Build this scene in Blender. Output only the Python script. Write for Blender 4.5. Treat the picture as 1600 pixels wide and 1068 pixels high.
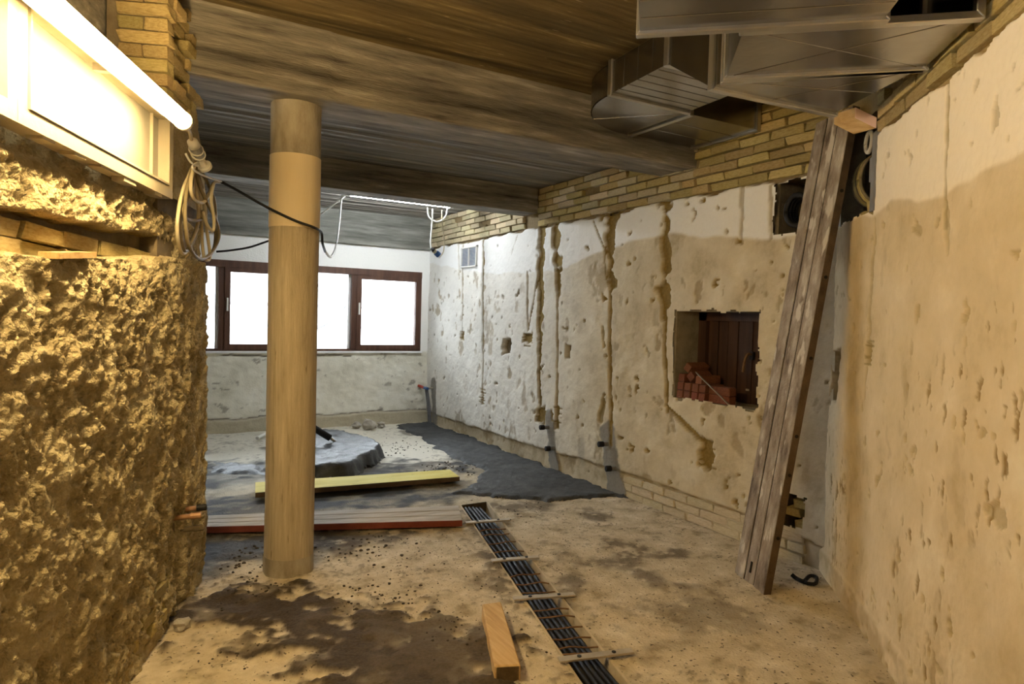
import bpy, bmesh, math, random
import numpy as np
from mathutils import Vector, Matrix

for o in list(bpy.data.objects): bpy.data.objects.remove(o, do_unlink=True)
scene = bpy.context.scene
COL = scene.collection
random.seed(7); RNG = np.random.RandomState(7)

# ------------------------------------------------------------------ camera
F_PX = 1039.6
CAMM = np.array([[.8655, .0072, .5002], [-.4992, -.0440, .8654], [.0282, -.9990, -.0346]])
u, _, v = np.linalg.svd(CAMM); CAMM = u @ v
CAM = np.array([0, 0, 1.5])
cd = bpy.data.cameras.new('camera'); cam = bpy.data.objects.new('camera', cd); COL.objects.link(cam)
cd.sensor_width = 36; cd.lens = 36 * F_PX / 1600; cd.clip_start = .02
m4 = Matrix.Identity(4)
for i in range(3):
    m4[i][0] = CAMM[i, 0]; m4[i][1] = -CAMM[i, 1]; m4[i][2] = -CAMM[i, 2]; m4[i][3] = CAM[i]
cam.matrix_world = m4; scene.camera = cam

# ------------------------------------------------------------------ world, exposure
w = bpy.data.worlds.new('sky'); scene.world = w; w.use_nodes = True
bg = w.node_tree.nodes['Background']; bg.inputs[0].default_value = (.90, .95, 1, 1); bg.inputs[1].default_value = 15
scene.view_settings.view_transform = 'Standard'; scene.view_settings.look = 'None'
scene.view_settings.gamma = 1; scene.view_settings.use_curve_mapping = False
scene.view_settings.exposure = 0.33
TUBE_WARM = ((1, .72, .33), 104.0)
TUBE_COOL = ((.92, .97, 1), 150.0)
FILL_REAR = ((1, .70, .35), 13.0)  # added fill light, out of view

# ------------------------------------------------------------------ helpers: view rays onto real planes
def ray(p): return CAMM @ np.array([p[0] - 800, p[1] - 534, F_PX])
def onpl(p, n, c):
    d = ray(p); n = np.array(n, float); return CAM + d * ((c - n @ CAM) / (n @ d))
def fl(p, z=0): return onpl(p, (0, 0, 1), z)
XA = 3.70; YB = 8.80
def onA(p, off=0): return onpl(p, (1, 0, 0), XA - off)
def onK(p, off=0): return onpl(p, (0, 1, 0), YB - off)
def L(s, off, z): return np.array([.002 + .358 * s + .934 * off, 3.012 + .934 * s - .358 * off, z])
def B(s, off, z): return np.array([3.7 + .668 * s - .744 * off, 2.516 + .744 * s + .668 * off, z])
def onL(p, off=0): return onpl(p, (.934, -.358, 0), -1.0767 + off)
def onB(p, off=0): return onpl(p, (-.744, .668, 0), -1.072 + off)

# ------------------------------------------------------------------ helpers: numpy noise
TAB = RNG.rand(256, 256)
def vnoise(x, y, seed=0):
    x = np.asarray(x) + seed * 17.31; y = np.asarray(y) + seed * 9.73
    i = np.floor(x).astype(int); j = np.floor(y).astype(int); a = x - i; b = y - j
    a = a * a * (3 - 2 * a); b = b * b * (3 - 2 * b)
    g = lambda p, q: TAB[p & 255, q & 255]
    return (g(i, j) * (1 - a) + g(i + 1, j) * a) * (1 - b) + (g(i, j + 1) * (1 - a) + g(i + 1, j + 1) * a) * b
def fbm(x, y, o=4, seed=0):
    r = 0; a = .5; t = 0
    for k in range(o):
        r = r + a * vnoise(x * 2 ** k, y * 2 ** k, seed + k * 3); t += a; a *= .5
    return r / t
def worley(x, y, seed=0):
    i = np.floor(x).astype(int); j = np.floor(y).astype(int); d = np.full(np.shape(x), 9.)
    for a in (-1, 0, 1):
        for b in (-1, 0, 1):
            p = i + a; q = j + b
            cx = p + TAB[(p + seed * 7) & 255, q & 255]; cy = q + TAB[q & 255, (p + 91 + seed) & 255]
            d = np.minimum(d, np.hypot(x - cx, y - cy))
    return d
def chips(x, y, freq, prob, seed, asp=1., wob=.9, rmin=.14, rmax=.48):
    wx = x + .35 / freq * 2 * (fbm(x * freq * 1.7, y * freq * 1.7, 3, seed + 5) - .5); wy = y + .35 / freq * 2 * (fbm(x * freq * 1.7 + 9, y * freq * 1.7, 3, seed + 8) - .5)
    a_ = wx * freq; b_ = wy * freq * asp; i = np.floor(a_).astype(int); j = np.floor(b_).astype(int); out = np.zeros(np.shape(x))
    ws = wob * (fbm(x * freq * 4, y * freq * 4, 3, seed + 2) - .5)
    for da in (-1, 0, 1):
        for db_ in (-1, 0, 1):
            P_ = i + da; Q_ = j + db_; h = lambda k: TAB[(P_ + 31 * k + seed * 7) & 255, (Q_ + 57 * k + seed * 3) & 255]
            r = rmin + (rmax - rmin) * h(4) ** 2.2
            dd = np.hypot((a_ - P_ - h(1)) * (1 + .8 * h(6)), b_ - Q_ - h(2)) / r + ws
            out = np.maximum(out, sstep(1.08, .8, dd) * (h(3) < prob))
    return out
def sstep(a, b, x): t = np.clip((x - a) / (b - a), 0, 1); return t * t * (3 - 2 * t)
def inpoly(x, y, P):
    r = np.zeros(np.shape(x), bool); n = len(P)
    for k in range(n):
        x0, y0 = P[k]; x1, y1 = P[(k + 1) % n]
        c = (y0 > y) != (y1 > y)
        r ^= c & (x < (x1 - x0) * (y - y0) / ((y1 - y0) if y1 != y0 else 1e-9) + x0)
    return r
def dseg(x, y, a, b):
    ax, ay = a; bx, by = b; dx = bx - ax; dy = by - ay
    t = np.clip(((x - ax) * dx + (y - ay) * dy) / (dx * dx + dy * dy), 0, 1)
    return np.hypot(x - ax - t * dx, y - ay - t * dy), t
def dpoly(x, y, P):
    d = np.full(np.shape(x), 9.)
    for k in range(len(P)): d = np.minimum(d, dseg(x, y, P[k], P[(k + 1) % len(P)])[0])
    return np.where(inpoly(x, y, P), d, -d)

# ------------------------------------------------------------------ helpers: materials
MATS = {}
def nmat(name, cols, scale=4, rough=.85, bump=.3, bscale=60, metal=0, stretch=(1, 1, 1), attrs=(), rand=0, spec=.3, specks=None, detail=6, bdist=.01):
    m = bpy.data.materials.new(name); m.use_nodes = True; nt = m.node_tree; N = nt.nodes; K = nt.links
    bs = N['Principled BSDF']; bs.inputs['Roughness'].default_value = rough; bs.inputs['Metallic'].default_value = metal
    bs.inputs['Specular IOR Level'].default_value = spec
    tc = N.new('ShaderNodeTexCoord'); mp = N.new('ShaderNodeMapping'); mp.inputs['Scale'].default_value = stretch
    K.new(tc.outputs['Object'], mp.inputs[0])
    vec = mp.outputs[0]
    if rand:
        oi = N.new('ShaderNodeObjectInfo'); ad = N.new('ShaderNodeVectorMath'); ad.operation = 'ADD'
        K.new(mp.outputs[0], ad.inputs[0])
        sc = N.new('ShaderNodeMath'); sc.operation = 'MULTIPLY'; sc.inputs[1].default_value = 37
        K.new(oi.outputs['Random'], sc.inputs[0]); K.new(sc.outputs[0], ad.inputs[1]); vec = ad.outputs[0]
    no = N.new('ShaderNodeTexNoise'); no.inputs['Scale'].default_value = scale; no.inputs['Detail'].default_value = detail; no.inputs['Roughness'].default_value = .62
    K.new(vec, no.inputs['Vector'])
    rp = N.new('ShaderNodeValToRGB'); el = rp.color_ramp.elements
    n = len(cols)
    for k, c in enumerate(cols):
        pos = .3 + .4 * k / max(1, n - 1)
        e = el[k] if k < 2 else el.new(pos)
        e.position = pos; e.color = (*c, 1)
    K.new(no.outputs['Fac'], rp.inputs[0]); col = rp.outputs[0]
    n2 = N.new('ShaderNodeTexNoise'); n2.inputs['Scale'].default_value = bscale; n2.inputs['Detail'].default_value = 5
    K.new(vec, n2.inputs['Vector'])
    if rand:
        hs = N.new('ShaderNodeHueSaturation'); mr = N.new('ShaderNodeMapRange')
        mr.inputs['To Min'].default_value = 1 - rand; mr.inputs['To Max'].default_value = 1 + rand * .7
        K.new(oi.outputs['Random'], mr.inputs['Value']); K.new(mr.outputs[0], hs.inputs['Value']); K.new(col, hs.inputs['Color'])
        m2 = N.new('ShaderNodeMapRange'); m2.inputs['To Min'].default_value = .488; m2.inputs['To Max'].default_value = .512
        fr = N.new('ShaderNodeMath'); fr.operation = 'FRACT'; s2 = N.new('ShaderNodeMath'); s2.operation = 'MULTIPLY'; s2.inputs[1].default_value = 13.7
        K.new(oi.outputs['Random'], s2.inputs[0]); K.new(s2.outputs[0], fr.inputs[0]); K.new(fr.outputs[0], m2.inputs['Value']); K.new(m2.outputs[0], hs.inputs['Hue'])
        col = hs.outputs[0]
    def mix(fac, c1, c2):
        mx = N.new('ShaderNodeMix'); mx.data_type = 'RGBA'; K.new(fac, mx.inputs[0]); K.new(c1, mx.inputs[6])
        if isinstance(c2, tuple): mx.inputs[7].default_value = (*c2, 1)
        else: K.new(c2, mx.inputs[7])
        return mx.outputs[2]
    if specks:
        vo = N.new('ShaderNodeTexNoise'); vo.inputs['Scale'].default_value = specks[1]; vo.inputs['Detail'].default_value = 3
        K.new(vec, vo.inputs['Vector'])
        r2 = N.new('ShaderNodeValToRGB'); r2.color_ramp.elements[0].position = specks[2]; r2.color_ramp.elements[1].position = specks[2] + .05
        K.new(vo.outputs['Fac'], r2.inputs[0]); col = mix(r2.outputs[0], col, specks[0])
    for a in attrs:                       # (attribute, colour a, colour b)
        at = N.new('ShaderNodeAttribute'); at.attribute_name = a[0]
        r3 = N.new('ShaderNodeMix'); r3.data_type = 'RGBA'; K.new(n2.outputs['Fac'], r3.inputs[0])
        r3.inputs[6].default_value = (*a[1], 1); r3.inputs[7].default_value = (*a[2], 1)
        col = mix(at.outputs['Fac'], col, r3.outputs[2])
        if len(a) > 3:
            rm = N.new('ShaderNodeMapRange'); rm.inputs['To Min'].default_value = rough; rm.inputs['To Max'].default_value = a[3]
            K.new(at.outputs['Fac'], rm.inputs['Value']); K.new(rm.outputs[0], bs.inputs['Roughness'])
    K.new(col, bs.inputs['Base Color'])
    if bump:
        bp = N.new('ShaderNodeBump'); bp.inputs['Strength'].default_value = bump; bp.inputs['Distance'].default_value = bdist
        K.new(n2.outputs['Fac'], bp.inputs['Height']); K.new(bp.outputs[0], bs.inputs['Normal'])
    MATS[name] = m; return m
def emat(name, col, st):
    m = bpy.data.materials.new(name); m.use_nodes = True; nt = m.node_tree
    nt.nodes.remove(nt.nodes['Principled BSDF']); e = nt.nodes.new('ShaderNodeEmission')
    e.inputs[0].default_value = (*col, 1); e.inputs[1].default_value = st
    nt.links.new(e.outputs[0], nt.nodes['Material Output'].inputs[0]); MATS[name] = m; return m

nmat('plaster_far', [(.38, .315, .20), (.54, .465, .33), (.62, .545, .40), (.71, .645, .51)], 3.2, .9, .35, 45, attrs=[
    ('white', (.80, .80, .78), (.86, .86, .85)), ('mortar', (.14, .10, .05), (.26, .195, .10)), ('pit', (.22, .16, .08), (.36, .27, .15)),
    ('cement', (.20, .19, .17), (.30, .28, .25)), ('groove', (.15, .10, .032), (.33, .235, .075))])
nmat('plaster_near', [(.47, .36, .20), (.60, .475, .29), (.66, .53, .34), (.74, .62, .42)], 2.6, .9, .3, 40, attrs=[
    ('white', (.82, .71, .54), (.88, .78, .62)), ('mortar', (.24, .17, .07), (.38, .28, .12)), ('pit', (.20, .125, .045), (.36, .25, .11)), ('groove', (.22, .17, .09), (.40, .30, .12))])
nmat('plaster_back', [(.60, .58, .48), (.74, .72, .62), (.82, .81, .73)], 3, .9, .4, 50, attrs=[
    ('white', (.84, .84, .81), (.88, .88, .86)), ('crack', (.09, .07, .05), (.16, .13, .09)), ('low', (.40, .36, .26), (.56, .51, .38))])
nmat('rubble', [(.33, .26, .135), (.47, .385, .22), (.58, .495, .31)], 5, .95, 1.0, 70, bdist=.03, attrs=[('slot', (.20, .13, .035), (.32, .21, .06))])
nmat('floor_dust', [(.28, .22, .13), (.50, .415, .28), (.60, .51, .365), (.72, .635, .49)], 5.5, .9, .8, 75, detail=10, specks=((.12, .095, .065), 48, .63), attrs=[
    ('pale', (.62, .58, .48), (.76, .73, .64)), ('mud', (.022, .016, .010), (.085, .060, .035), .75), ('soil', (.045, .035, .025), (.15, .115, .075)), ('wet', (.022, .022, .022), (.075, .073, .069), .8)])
nmat('floor_plain', [(.38, .30, .19), (.52, .43, .30), (.60, .51, .37)], 6, .9, .4, 70)
nmat('mud', [(.035, .028, .02), (.085, .065, .042), (.18, .135, .08)], 6, .62, .8, 60, spec=.4, bdist=.02)
nmat('screed', [(.030, .031, .032), (.050, .052, .053), (.085, .086, .087)], 5, .7, .7, 80, spec=.4)
nmat('screed_top', [(.022, .024, .026), (.050, .054, .059), (.11, .118, .125)], 6, .4, .6, 60, spec=.4)
nmat('concrete', [(.058, .050, .040), (.17, .152, .125), (.245, .22, .18), (.43, .39, .33)], 3.4, .85, .5, 30, stretch=(.55, 3, 6), bdist=.012)
nmat('concrete_grey', [(.10, .10, .085), (.19, .19, .165), (.31, .31, .28)], 2.6, .85, .5, 45, stretch=(.6, 2, 6))
nmat('ceiling_concrete', [(.032, .022, .008), (.085, .060, .025), (.125, .09, .04), (.27, .21, .10)], 3.0, .75, .6, 30, stretch=(.5, 7, 1), specks=((.55, .45, .26), 13, .71), bdist=.015)
nmat('slab_concrete', [(.10, .09, .076), (.21, .192, .165), (.34, .32, .285)], 2.6, .85, .4, 50, stretch=(.4, 9, 1))
nmat('column_tan', [(.34, .275, .18), (.46, .38, .255), (.52, .435, .30), (.62, .53, .38)], 4, .85, .6, 40, stretch=(11, 11, .8), specks=((.17, .125, .075), 7, .69))
nmat('column_cream', [(.76, .62, .40), (.82, .69, .47)], 3, .8, .15, 40, stretch=(3, 3, .4))
nmat('column_grey', [(.22, .185, .13), (.38, .33, .25), (.48, .43, .34)], 5, .88, .4, 45, stretch=(2, 2, .7))
nmat('brick_yellow', [(.36, .26, .10), (.49, .38, .16), (.58, .47, .23)], 9, .9, .6, 90, rand=.28)
nmat('brick_pale', [(.46, .37, .21), (.58, .49, .31), (.66, .57, .40)], 9, .9, .6, 90, rand=.25)
nmat('brick_dusty', [(.50, .42, .28), (.60, .52, .37), (.68, .60, .45)], 6, .9, .4, 70, rand=.1)
nmat('brick_red', [(.12, .038, .018), (.20, .065, .030), (.26, .09, .042)], 12, .85, .4, 90, rand=.2)
nmat('mortar', [(.13, .10, .06), (.25, .20, .125)], 8, .95, .5, 70)
nmat('reveal', [(.17, .135, .08), (.27, .225, .15), (.36, .30, .20)], 6, .95, .6, 60)  # rough grey-brown, darkened further to paint in the niche's shadow
nmat('brown_wood', [(.055, .022, .012), (.085, .036, .02), (.12, .055, .032)], 5, .5, .2, 60, stretch=(3, 3, .3), spec=.4)
nmat('dark_door', [(.028, .013, .008), (.05, .023, .013), (.075, .036, .021)], 4, .55, .2, 50, stretch=(4, 4, .3))
nmat('old_board', [(.095, .068, .048), (.23, .18, .135), (.34, .285, .225), (.52, .46, .385)], 4.0, .85, .6, 60, stretch=(3, 3, 1.1), specks=((.55, .49, .41), 4.5, .60))
nmat('board_edge', [(.06, .038, .02), (.13, .085, .046)], 8, .85, .3, 60)
nmat('yellow_board', [(.56, .45, .075), (.72, .60, .12), (.78, .68, .22)], 5, .7, .25, 70, stretch=(.4, 3, 3), specks=((.16, .13, .06), 30, .69))
nmat('pale_board', [(.34, .28, .21), (.46, .40, .32), (.56, .50, .42)], 6, .8, .3, 70, stretch=(.4, 3, 3))
nmat('red_edge', [(.14, .030, .016), (.22, .05, .026)], 7, .65, .2, 60)
nmat('timber', [(.42, .26, .10), (.56, .37, .16), (.66, .47, .24)], 5, .75, .3, 60, stretch=(9, .6, 5))
nmat('timber_end', [(.06, .042, .02), (.21, .14, .07)], 14, .85, .4, 80)
nmat('pink_paint', [(.74, .50, .42), (.82, .60, .50)], 8, .7, .1, 60)
nmat('steel', [(.27, .26, .245), (.36, .35, .335), (.44, .43, .41)], 2.5, .24, .05, 30, metal=1, stretch=(1, 1, 1))
nmat('steel_flange', [(.48, .47, .45), (.64, .62, .58)], 6, .34, .05, 60, metal=1)
nmat('steel_strap', [(.36, .31, .24), (.52, .46, .37)], 9, .5, .2, 60, metal=.5)
nmat('rust', [(.13, .07, .035), (.24, .135, .06)], 20, .8, .3, 90, metal=.2)
nmat('black_plastic', [(.010, .010, .012), (.020, .019, .020)], 9, .55, .1, 60, spec=.25)
nmat('hole_shade', [(.010, .008, .006), (.025, .02, .014)], 9, .95, .3, 40)  # near-black colour stands for the shade inside holes and gaps
nmat('white_plastic', [(.72, .71, .67), (.80, .79, .76)], 6, .45, .05, 60)
nmat('cream_cable', [(.50, .43, .28), (.60, .53, .37)], 12, .55, .05, 60)
nmat('olive_cable', [(.16, .13, .075), (.25, .20, .11)], 12, .55, .05, 60)
nmat('white_cable', [(.70, .70, .66), (.78, .78, .75)], 12, .5, .05, 60)
nmat('frame_cream', [(.42, .36, .25), (.50, .44, .32)], 4, .5, .12, 50)
nmat('opal_glass', [(.36, .33, .26), (.40, .37, .30)], 3, .27, .02, 30, spec=.5)
nmat('blue_plastic', [(.03, .08, .22), (.05, .13, .32)], 10, .45, .05, 60)
nmat('red_plastic', [(.38, .045, .025), (.48, .07, .04)], 10, .45, .05, 60)
nmat('grey_plastic', [(.20, .21, .24), (.30, .31, .34)], 10, .5, .05, 60)
nmat('vent_grey', [(.46, .48, .52), (.54, .56, .60)], 10, .5, .05, 60)
nmat('copper_pipe', [(.30, .16, .08), (.46, .27, .15)], 14, .5, .2, 60, metal=.3)
nmat('stone', [(.32, .29, .24), (.48, .45, .39)], 9, .95, .7, 50)
nmat('conduit_yellow', [(.42, .33, .12), (.56, .45, .19)], 14, .6, .1, 80)
nmat('slate_paint', [(.15, .15, .16), (.24, .24, .25)], 6, .85, .3, 60)
nmat('sheeting', [(.80, .80, .81), (.86, .86, .87)], 2, .8, .1, 20)
nmat('soil_crumb', [(.035, .028, .02), (.08, .06, .04)], 20, .95, .4, 80)
emat('tube_warm', *TUBE_WARM); emat('tube_cool', *TUBE_COOL); emat('fill_rear', *FILL_REAR)
def glass():
    m = bpy.data.materials.new('window_glass'); m.use_nodes = True; nt = m.node_tree; N = nt.nodes; N.remove(N['Principled BSDF'])
    t = N.new('ShaderNodeBsdfTransparent'); t.inputs[0].default_value = (.93, .95, .96, 1)
    g = N.new('ShaderNodeBsdfGlossy'); g.inputs['Roughness'].default_value = .05
    fr = N.new('ShaderNodeFresnel'); fr.inputs[0].default_value = 1.45; mx = N.new('ShaderNodeMixShader')
    nt.links.new(fr.outputs[0], mx.inputs[0]); nt.links.new(t.outputs[0], mx.inputs[1]); nt.links.new(g.outputs[0], mx.inputs[2])
    nt.links.new(mx.outputs[0], N['Material Output'].inputs[0]); MATS['window_glass'] = m
glass()

# ------------------------------------------------------------------ helpers: objects
ORG = {}
def tag(o, label=None, cat=None, group=None, kind=None):
    if label: o['label'] = label
    if cat: o['category'] = cat
    if group: o['group'] = group
    if kind: o['kind'] = kind
    return o
def thing(name, label, cat, loc, group=None, kind=None):
    o = bpy.data.objects.new(name, None); o.empty_display_size = .05; COL.objects.link(o)
    o.location = [float(q) for q in loc]; ORG[o.name] = np.array(loc, float)
    return tag(o, label, cat, group, kind)
def put(name, me, mat=None, parent=None):
    o = bpy.data.objects.new(name, me); COL.objects.link(o)
    if mat: me.materials.append(MATS[mat])
    if parent: o.parent = parent
    ORG[o.name] = ORG.get(parent.name, np.zeros(3)) if parent else np.zeros(3)
    return o
class MB:
    def __init__(s): s.v = []; s.f = []
    def add(s, V, Fc):
        n = len(s.v); s.v += [tuple(float(c) for c in p) for p in V]; s.f += [tuple(n + i for i in f) for f in Fc]; return s
    def hexa(s, a, b):               # two quads of four corners each
        return s.add(list(a) + list(b), [(3, 2, 1, 0), (4, 5, 6, 7), (0, 1, 5, 4), (1, 2, 6, 5), (2, 3, 7, 6), (3, 0, 4, 7)])
    def box(s, lo, hi):
        x0, y0, z0 = lo; x1, y1, z1 = hi
        return s.hexa([(x0, y0, z0), (x1, y0, z0), (x1, y1, z0), (x0, y1, z0)], [(x0, y0, z1), (x1, y0, z1), (x1, y1, z1), (x0, y1, z1)])
    def obox(s, c, ax, ay, az):      # centre and three half-axis vectors
        c, ax, ay, az = (np.array(q, float) for q in (c, ax, ay, az))
        q = lambda k: [c - ax - ay + k * az, c + ax - ay + k * az, c + ax + ay + k * az, c - ax + ay + k * az]
        return s.hexa(q(-1), q(1))
    def prism(s, P, z0, z1):
        n = len(P); s.add([(p[0], p[1], z0) for p in P] + [(p[0], p[1], z1) for p in P],
            [tuple(range(n - 1, -1, -1)), tuple(range(n, 2 * n))] + [(i, (i + 1) % n, n + (i + 1) % n, n + i) for i in range(n)]); return s
    def tube(s, P, r, n=8, cap=True):
        P = [np.array(p, float) for p in P]; R = r if hasattr(r, '__len__') else [r] * len(P)
        T = [(P[min(i + 1, len(P) - 1)] - P[max(i - 1, 0)]) for i in range(len(P))]; T = [t / (np.linalg.norm(t) + 1e-9) for t in T]
        a = np.array([0, 0, 1.]) if abs(T[0][2]) < .9 else np.array([1., 0, 0]); V = []
        for i, p in enumerate(P):
            a = a - T[i] * (a @ T[i]); a /= np.linalg.norm(a) + 1e-9; b = np.cross(T[i], a)
            for k in range(n):
                th = 2 * math.pi * k / n; V.append(p + R[i] * (a * math.cos(th) + b * math.sin(th)))
        Fc = [(i * n + k, i * n + (k + 1) % n, (i + 1) * n + (k + 1) % n, (i + 1) * n + k) for i in range(len(P) - 1) for k in range(n)]
        if cap: Fc += [tuple(range(n - 1, -1, -1)), tuple((len(P) - 1) * n + k for k in range(n))]
        return s.add(V, Fc)
    def build(s, name, mat, parent=None, smooth=False, bevel=0, local=True):
        o0 = ORG.get(parent.name, np.zeros(3)) if parent else np.zeros(3)
        me = bpy.data.meshes.new(name); me.from_pydata([tuple(np.array(p) - o0) for p in s.v], [], s.f)
        bm = bmesh.new(); bm.from_mesh(me); bmesh.ops.recalc_face_normals(bm, faces=bm.faces)
        if bevel: bmesh.ops.bevel(bm, geom=bm.edges[:], offset=bevel, segments=1, affect='EDGES')
        bm.to_mesh(me); bm.free()
        if smooth: me.polygons.foreach_set('use_smooth', [True] * len(me.polygons))
        return put(name, me, mat, parent)
def spline(P, n=8):
    P = [np.array(p, float) for p in P]; Q = [2 * P[0] - P[1]] + P + [2 * P[-1] - P[-2]]; out = []
    for i in range(1, len(Q) - 2):
        for k in range(n):
            t = k / n; a, b, c, d = Q[i - 1:i + 3]
            out.append(.5 * (2 * b + (c - a) * t + (2 * a - 5 * b + 4 * c - d) * t * t + (3 * b - a - 3 * c + d) * t ** 3))
    return out + [P[-1]]
def grid_mesh(name, V, mat, attrs={}, keep=None, parent=None, smooth=True, flip=False):
    nz, ns = V.shape[:2]; me = bpy.data.meshes.new(name)
    i = np.arange(nz * ns).reshape(nz, ns)
    q = np.stack([i[:-1, :-1], i[:-1, 1:], i[1:, 1:], i[1:, :-1]], -1)
    if flip: q = q[..., ::-1]
    q = q.reshape(-1, 4) if keep is None else q[keep]
    used = np.zeros(nz * ns, bool); used[q.ravel()] = True; mp = np.cumsum(used) - 1
    P = (V.reshape(-1, 3) - (ORG.get(parent.name, 0) if parent else 0))[used]; q = mp[q]
    me.vertices.add(len(P)); me.vertices.foreach_set('co', P.astype(np.float32).ravel())
    me.loops.add(q.size); me.loops.foreach_set('vertex_index', q.astype(np.int32).ravel())
    me.polygons.add(len(q)); me.polygons.foreach_set('loop_start', np.arange(0, q.size, 4, dtype=np.int32))
    me.polygons.foreach_set('loop_total', np.full(len(q), 4, np.int32))
    me.update(calc_edges=True); me.validate()
    if smooth: me.polygons.foreach_set('use_smooth', [True] * len(q))
    for k, a in attrs.items():
        at = me.attributes.new(k, 'FLOAT', 'POINT'); at.data.foreach_set('value', a.reshape(-1)[used].astype(np.float32))
    return put(name, me, mat, parent)

def brick_mesh(name, seed, mat, rag=.10):
    r = random.Random(seed); bm = bmesh.new(); bmesh.ops.create_cube(bm, size=1)
    bmesh.ops.bevel(bm, geom=bm.edges[:], offset=.05, segments=1, affect='EDGES')
    for q in bm.verts: q.co += Vector([(r.random() - .5) * rag for _ in range(3)])
    me = bpy.data.meshes.new(name); bm.to_mesh(me); bm.free(); me.materials.append(MATS[mat]); return me
BRK = {m: [brick_mesh('brick', 11 * k + 3, m) for k in range(6)] for m in ('brick_yellow', 'brick_pale', 'brick_dusty')}
def brick(parent, c, half_len, half_dep, half_h, dirv, mat='brick_yellow'):
    o = bpy.data.objects.new('brick', random.choice(BRK[mat])); COL.objects.link(o); o.parent = parent
    o0 = ORG.get(parent.name, np.zeros(3)); o.location = [float(q) for q in np.array(c) - o0]
    o.rotation_euler = (random.uniform(-.03, .03), random.uniform(-.012, .012), math.atan2(dirv[1], dirv[0]) + random.uniform(-.02, .02))
    o.scale = (2 * half_len, 2 * half_dep, 2 * half_h); ORG[o.name] = o0; return o

# ================================================================== STRUCTURE
# ---- floor, with a cable trench left open
TL = lambda y: 2.322 + (y - 4.811) * (.694 / 2.63); TR = lambda y: 2.553 + (y - 4.728) * (.735 / 2.645)
YT = 4.76
SOIL = [([(.30, 4.75), (1.0, 4.78), (1.5, 4.55), (1.95, 4.25), (1.2, 4.05), (.8, 4.30), (.3, 4.10)], 1), ([(1.0, 3.2), (1.35, 3.1), (1.5, 2.6), (1.2, 2.3), (.9, 2.7)], .8),
        ([(2.2, 4.7), (3.0, 4.62), (3.4, 4.5), (3.0, 4.45), (2.5, 4.5)], .6)]
WET = [[(-1.6, 4.95), (.5, 5.0), (2.3, 4.8), (2.8, 5.1), (2.75, 5.65), (1.0, 5.75), (-1.6, 6.2)], [(-1.6, 5.9), (.9, 6.0), (1.5, 6.3), (1.3, 6.9), (.7, 7.2), (-1.6, 7.3)],
       [(2.9, 5.3), (2.75, 5.9), (2.95, 6.6), (3.3, 6.6), (3.3, 5.3)], [(1.6, 5.95), (2.9, 5.9), (2.45, 6.7), (2.3, 6.5), (1.9, 6.2)], [(.35, 4.05), (.9, 4.2), (.95, 4.8), (.2, 4.85), (-.5, 4.5)]]
MUD = [(.28, 3.78), (.60, 3.76), (.92, 3.56), (1.08, 3.20), (1.40, 2.98), (1.50, 2.60), (1.30, 2.05), (.90, 1.95), (.74, 2.5), (.62, 2.95), (.44, 3.25), (.24, 3.42), (.15, 3.46)]
def floor_fields(X, Y):
    n = fbm(X * 3, Y * 3, 4, 2); n9 = fbm(X * 30, Y * 30, 3, 58); n5 = fbm(X * 9, Y * 9, 3, 5)
    z = .018 * (n - .5) + .008 * (n5 - .5) + .004 * (vnoise(X * 40, Y * 40, 3) - .5)
    soil = np.zeros_like(X)
    for P, k in SOIL: soil = np.maximum(soil, k * sstep(-.12, .16, dpoly(X, Y, P) + .5 * (n5 - .55)))
    soil = np.maximum(soil, .75 * sstep(.60, .72, fbm(X * 2.3, Y * 2.3, 5, 9)) * sstep(1.2, 3.2, Y))
    soil = np.maximum(soil, .9 * sstep(.2, .03, np.abs((X - TL(Y)))) * sstep(.52, .66, n5) * (Y < 4.8))
    soil *= sstep(.30, .55, fbm(X * 14, Y * 14, 3, 6) + .12)
    soil = np.maximum(soil, .5 * sstep(.60, .72, n9) * sstep(.42, .58, fbm(X * 3.1, Y * 3.1, 3, 59)))
    wet = np.zeros_like(X)
    for P in WET: wet = np.maximum(wet, sstep(-.10, .16, dpoly(X, Y, P) + .45 * (n5 - .5)))
    wet *= .55 + .45 * sstep(.36, .60, fbm(X * 4, Y * 7, 4, 12))
    dm = dpoly(X, Y, MUD); fn_ = fbm(X * 22, Y * 22, 3, 46)
    mud = sstep(-.10, .06, dm + .55 * (n5 - .5) + .30 * (fn_ - .5)) * (.72 + .28 * sstep(.30, .50, fbm(X * 5, Y * 5, 4, 47) + .25 * (fn_ - .5)))
    z = z + mud * (.008 + .022 * (fbm(X * 13, Y * 13, 3, 55) - .4)) + .02 * sstep(.09, .0, np.abs(dm - .03)) * mud * n5
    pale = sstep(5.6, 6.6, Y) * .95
    return z + .012 * soil * n5, {'soil': soil, 'wet': wet, 'pale': pale, 'mud': mud}
floor = thing('floor', 'dusty bare concrete floor with soil and wet patches', None, (0, 0, 0), kind='structure')
def floor_block(ys, xl, xr, n):
    y = ys[:, None] * np.ones((1, n)); t = np.linspace(0, 1, n)[None, :]
    x = xl(ys)[:, None] * (1 - t) + xr(ys)[:, None] * t
    z, at = floor_fields(x, y); grid_mesh('floor_surface', np.stack([x, y, z], -1), 'floor_dust', at, None, floor)
YS = .9
yy = np.linspace(YS, YT, 340)
floor_block(yy, lambda y: -1.2 + 0 * y, TL, 280); floor_block(yy, TR, lambda y: 4.1 + 0 * y, 170)
floor_block(np.linspace(-1.6, YS, 60), lambda y: -2.0 + 0 * y, lambda y: 4.1 + 0 * y, 120)
floor_block(np.linspace(YT, YB + .1, 200), lambda y: -2.0 + 0 * y, lambda y: 4.1 + 0 * y, 290)
mb = MB()
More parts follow.
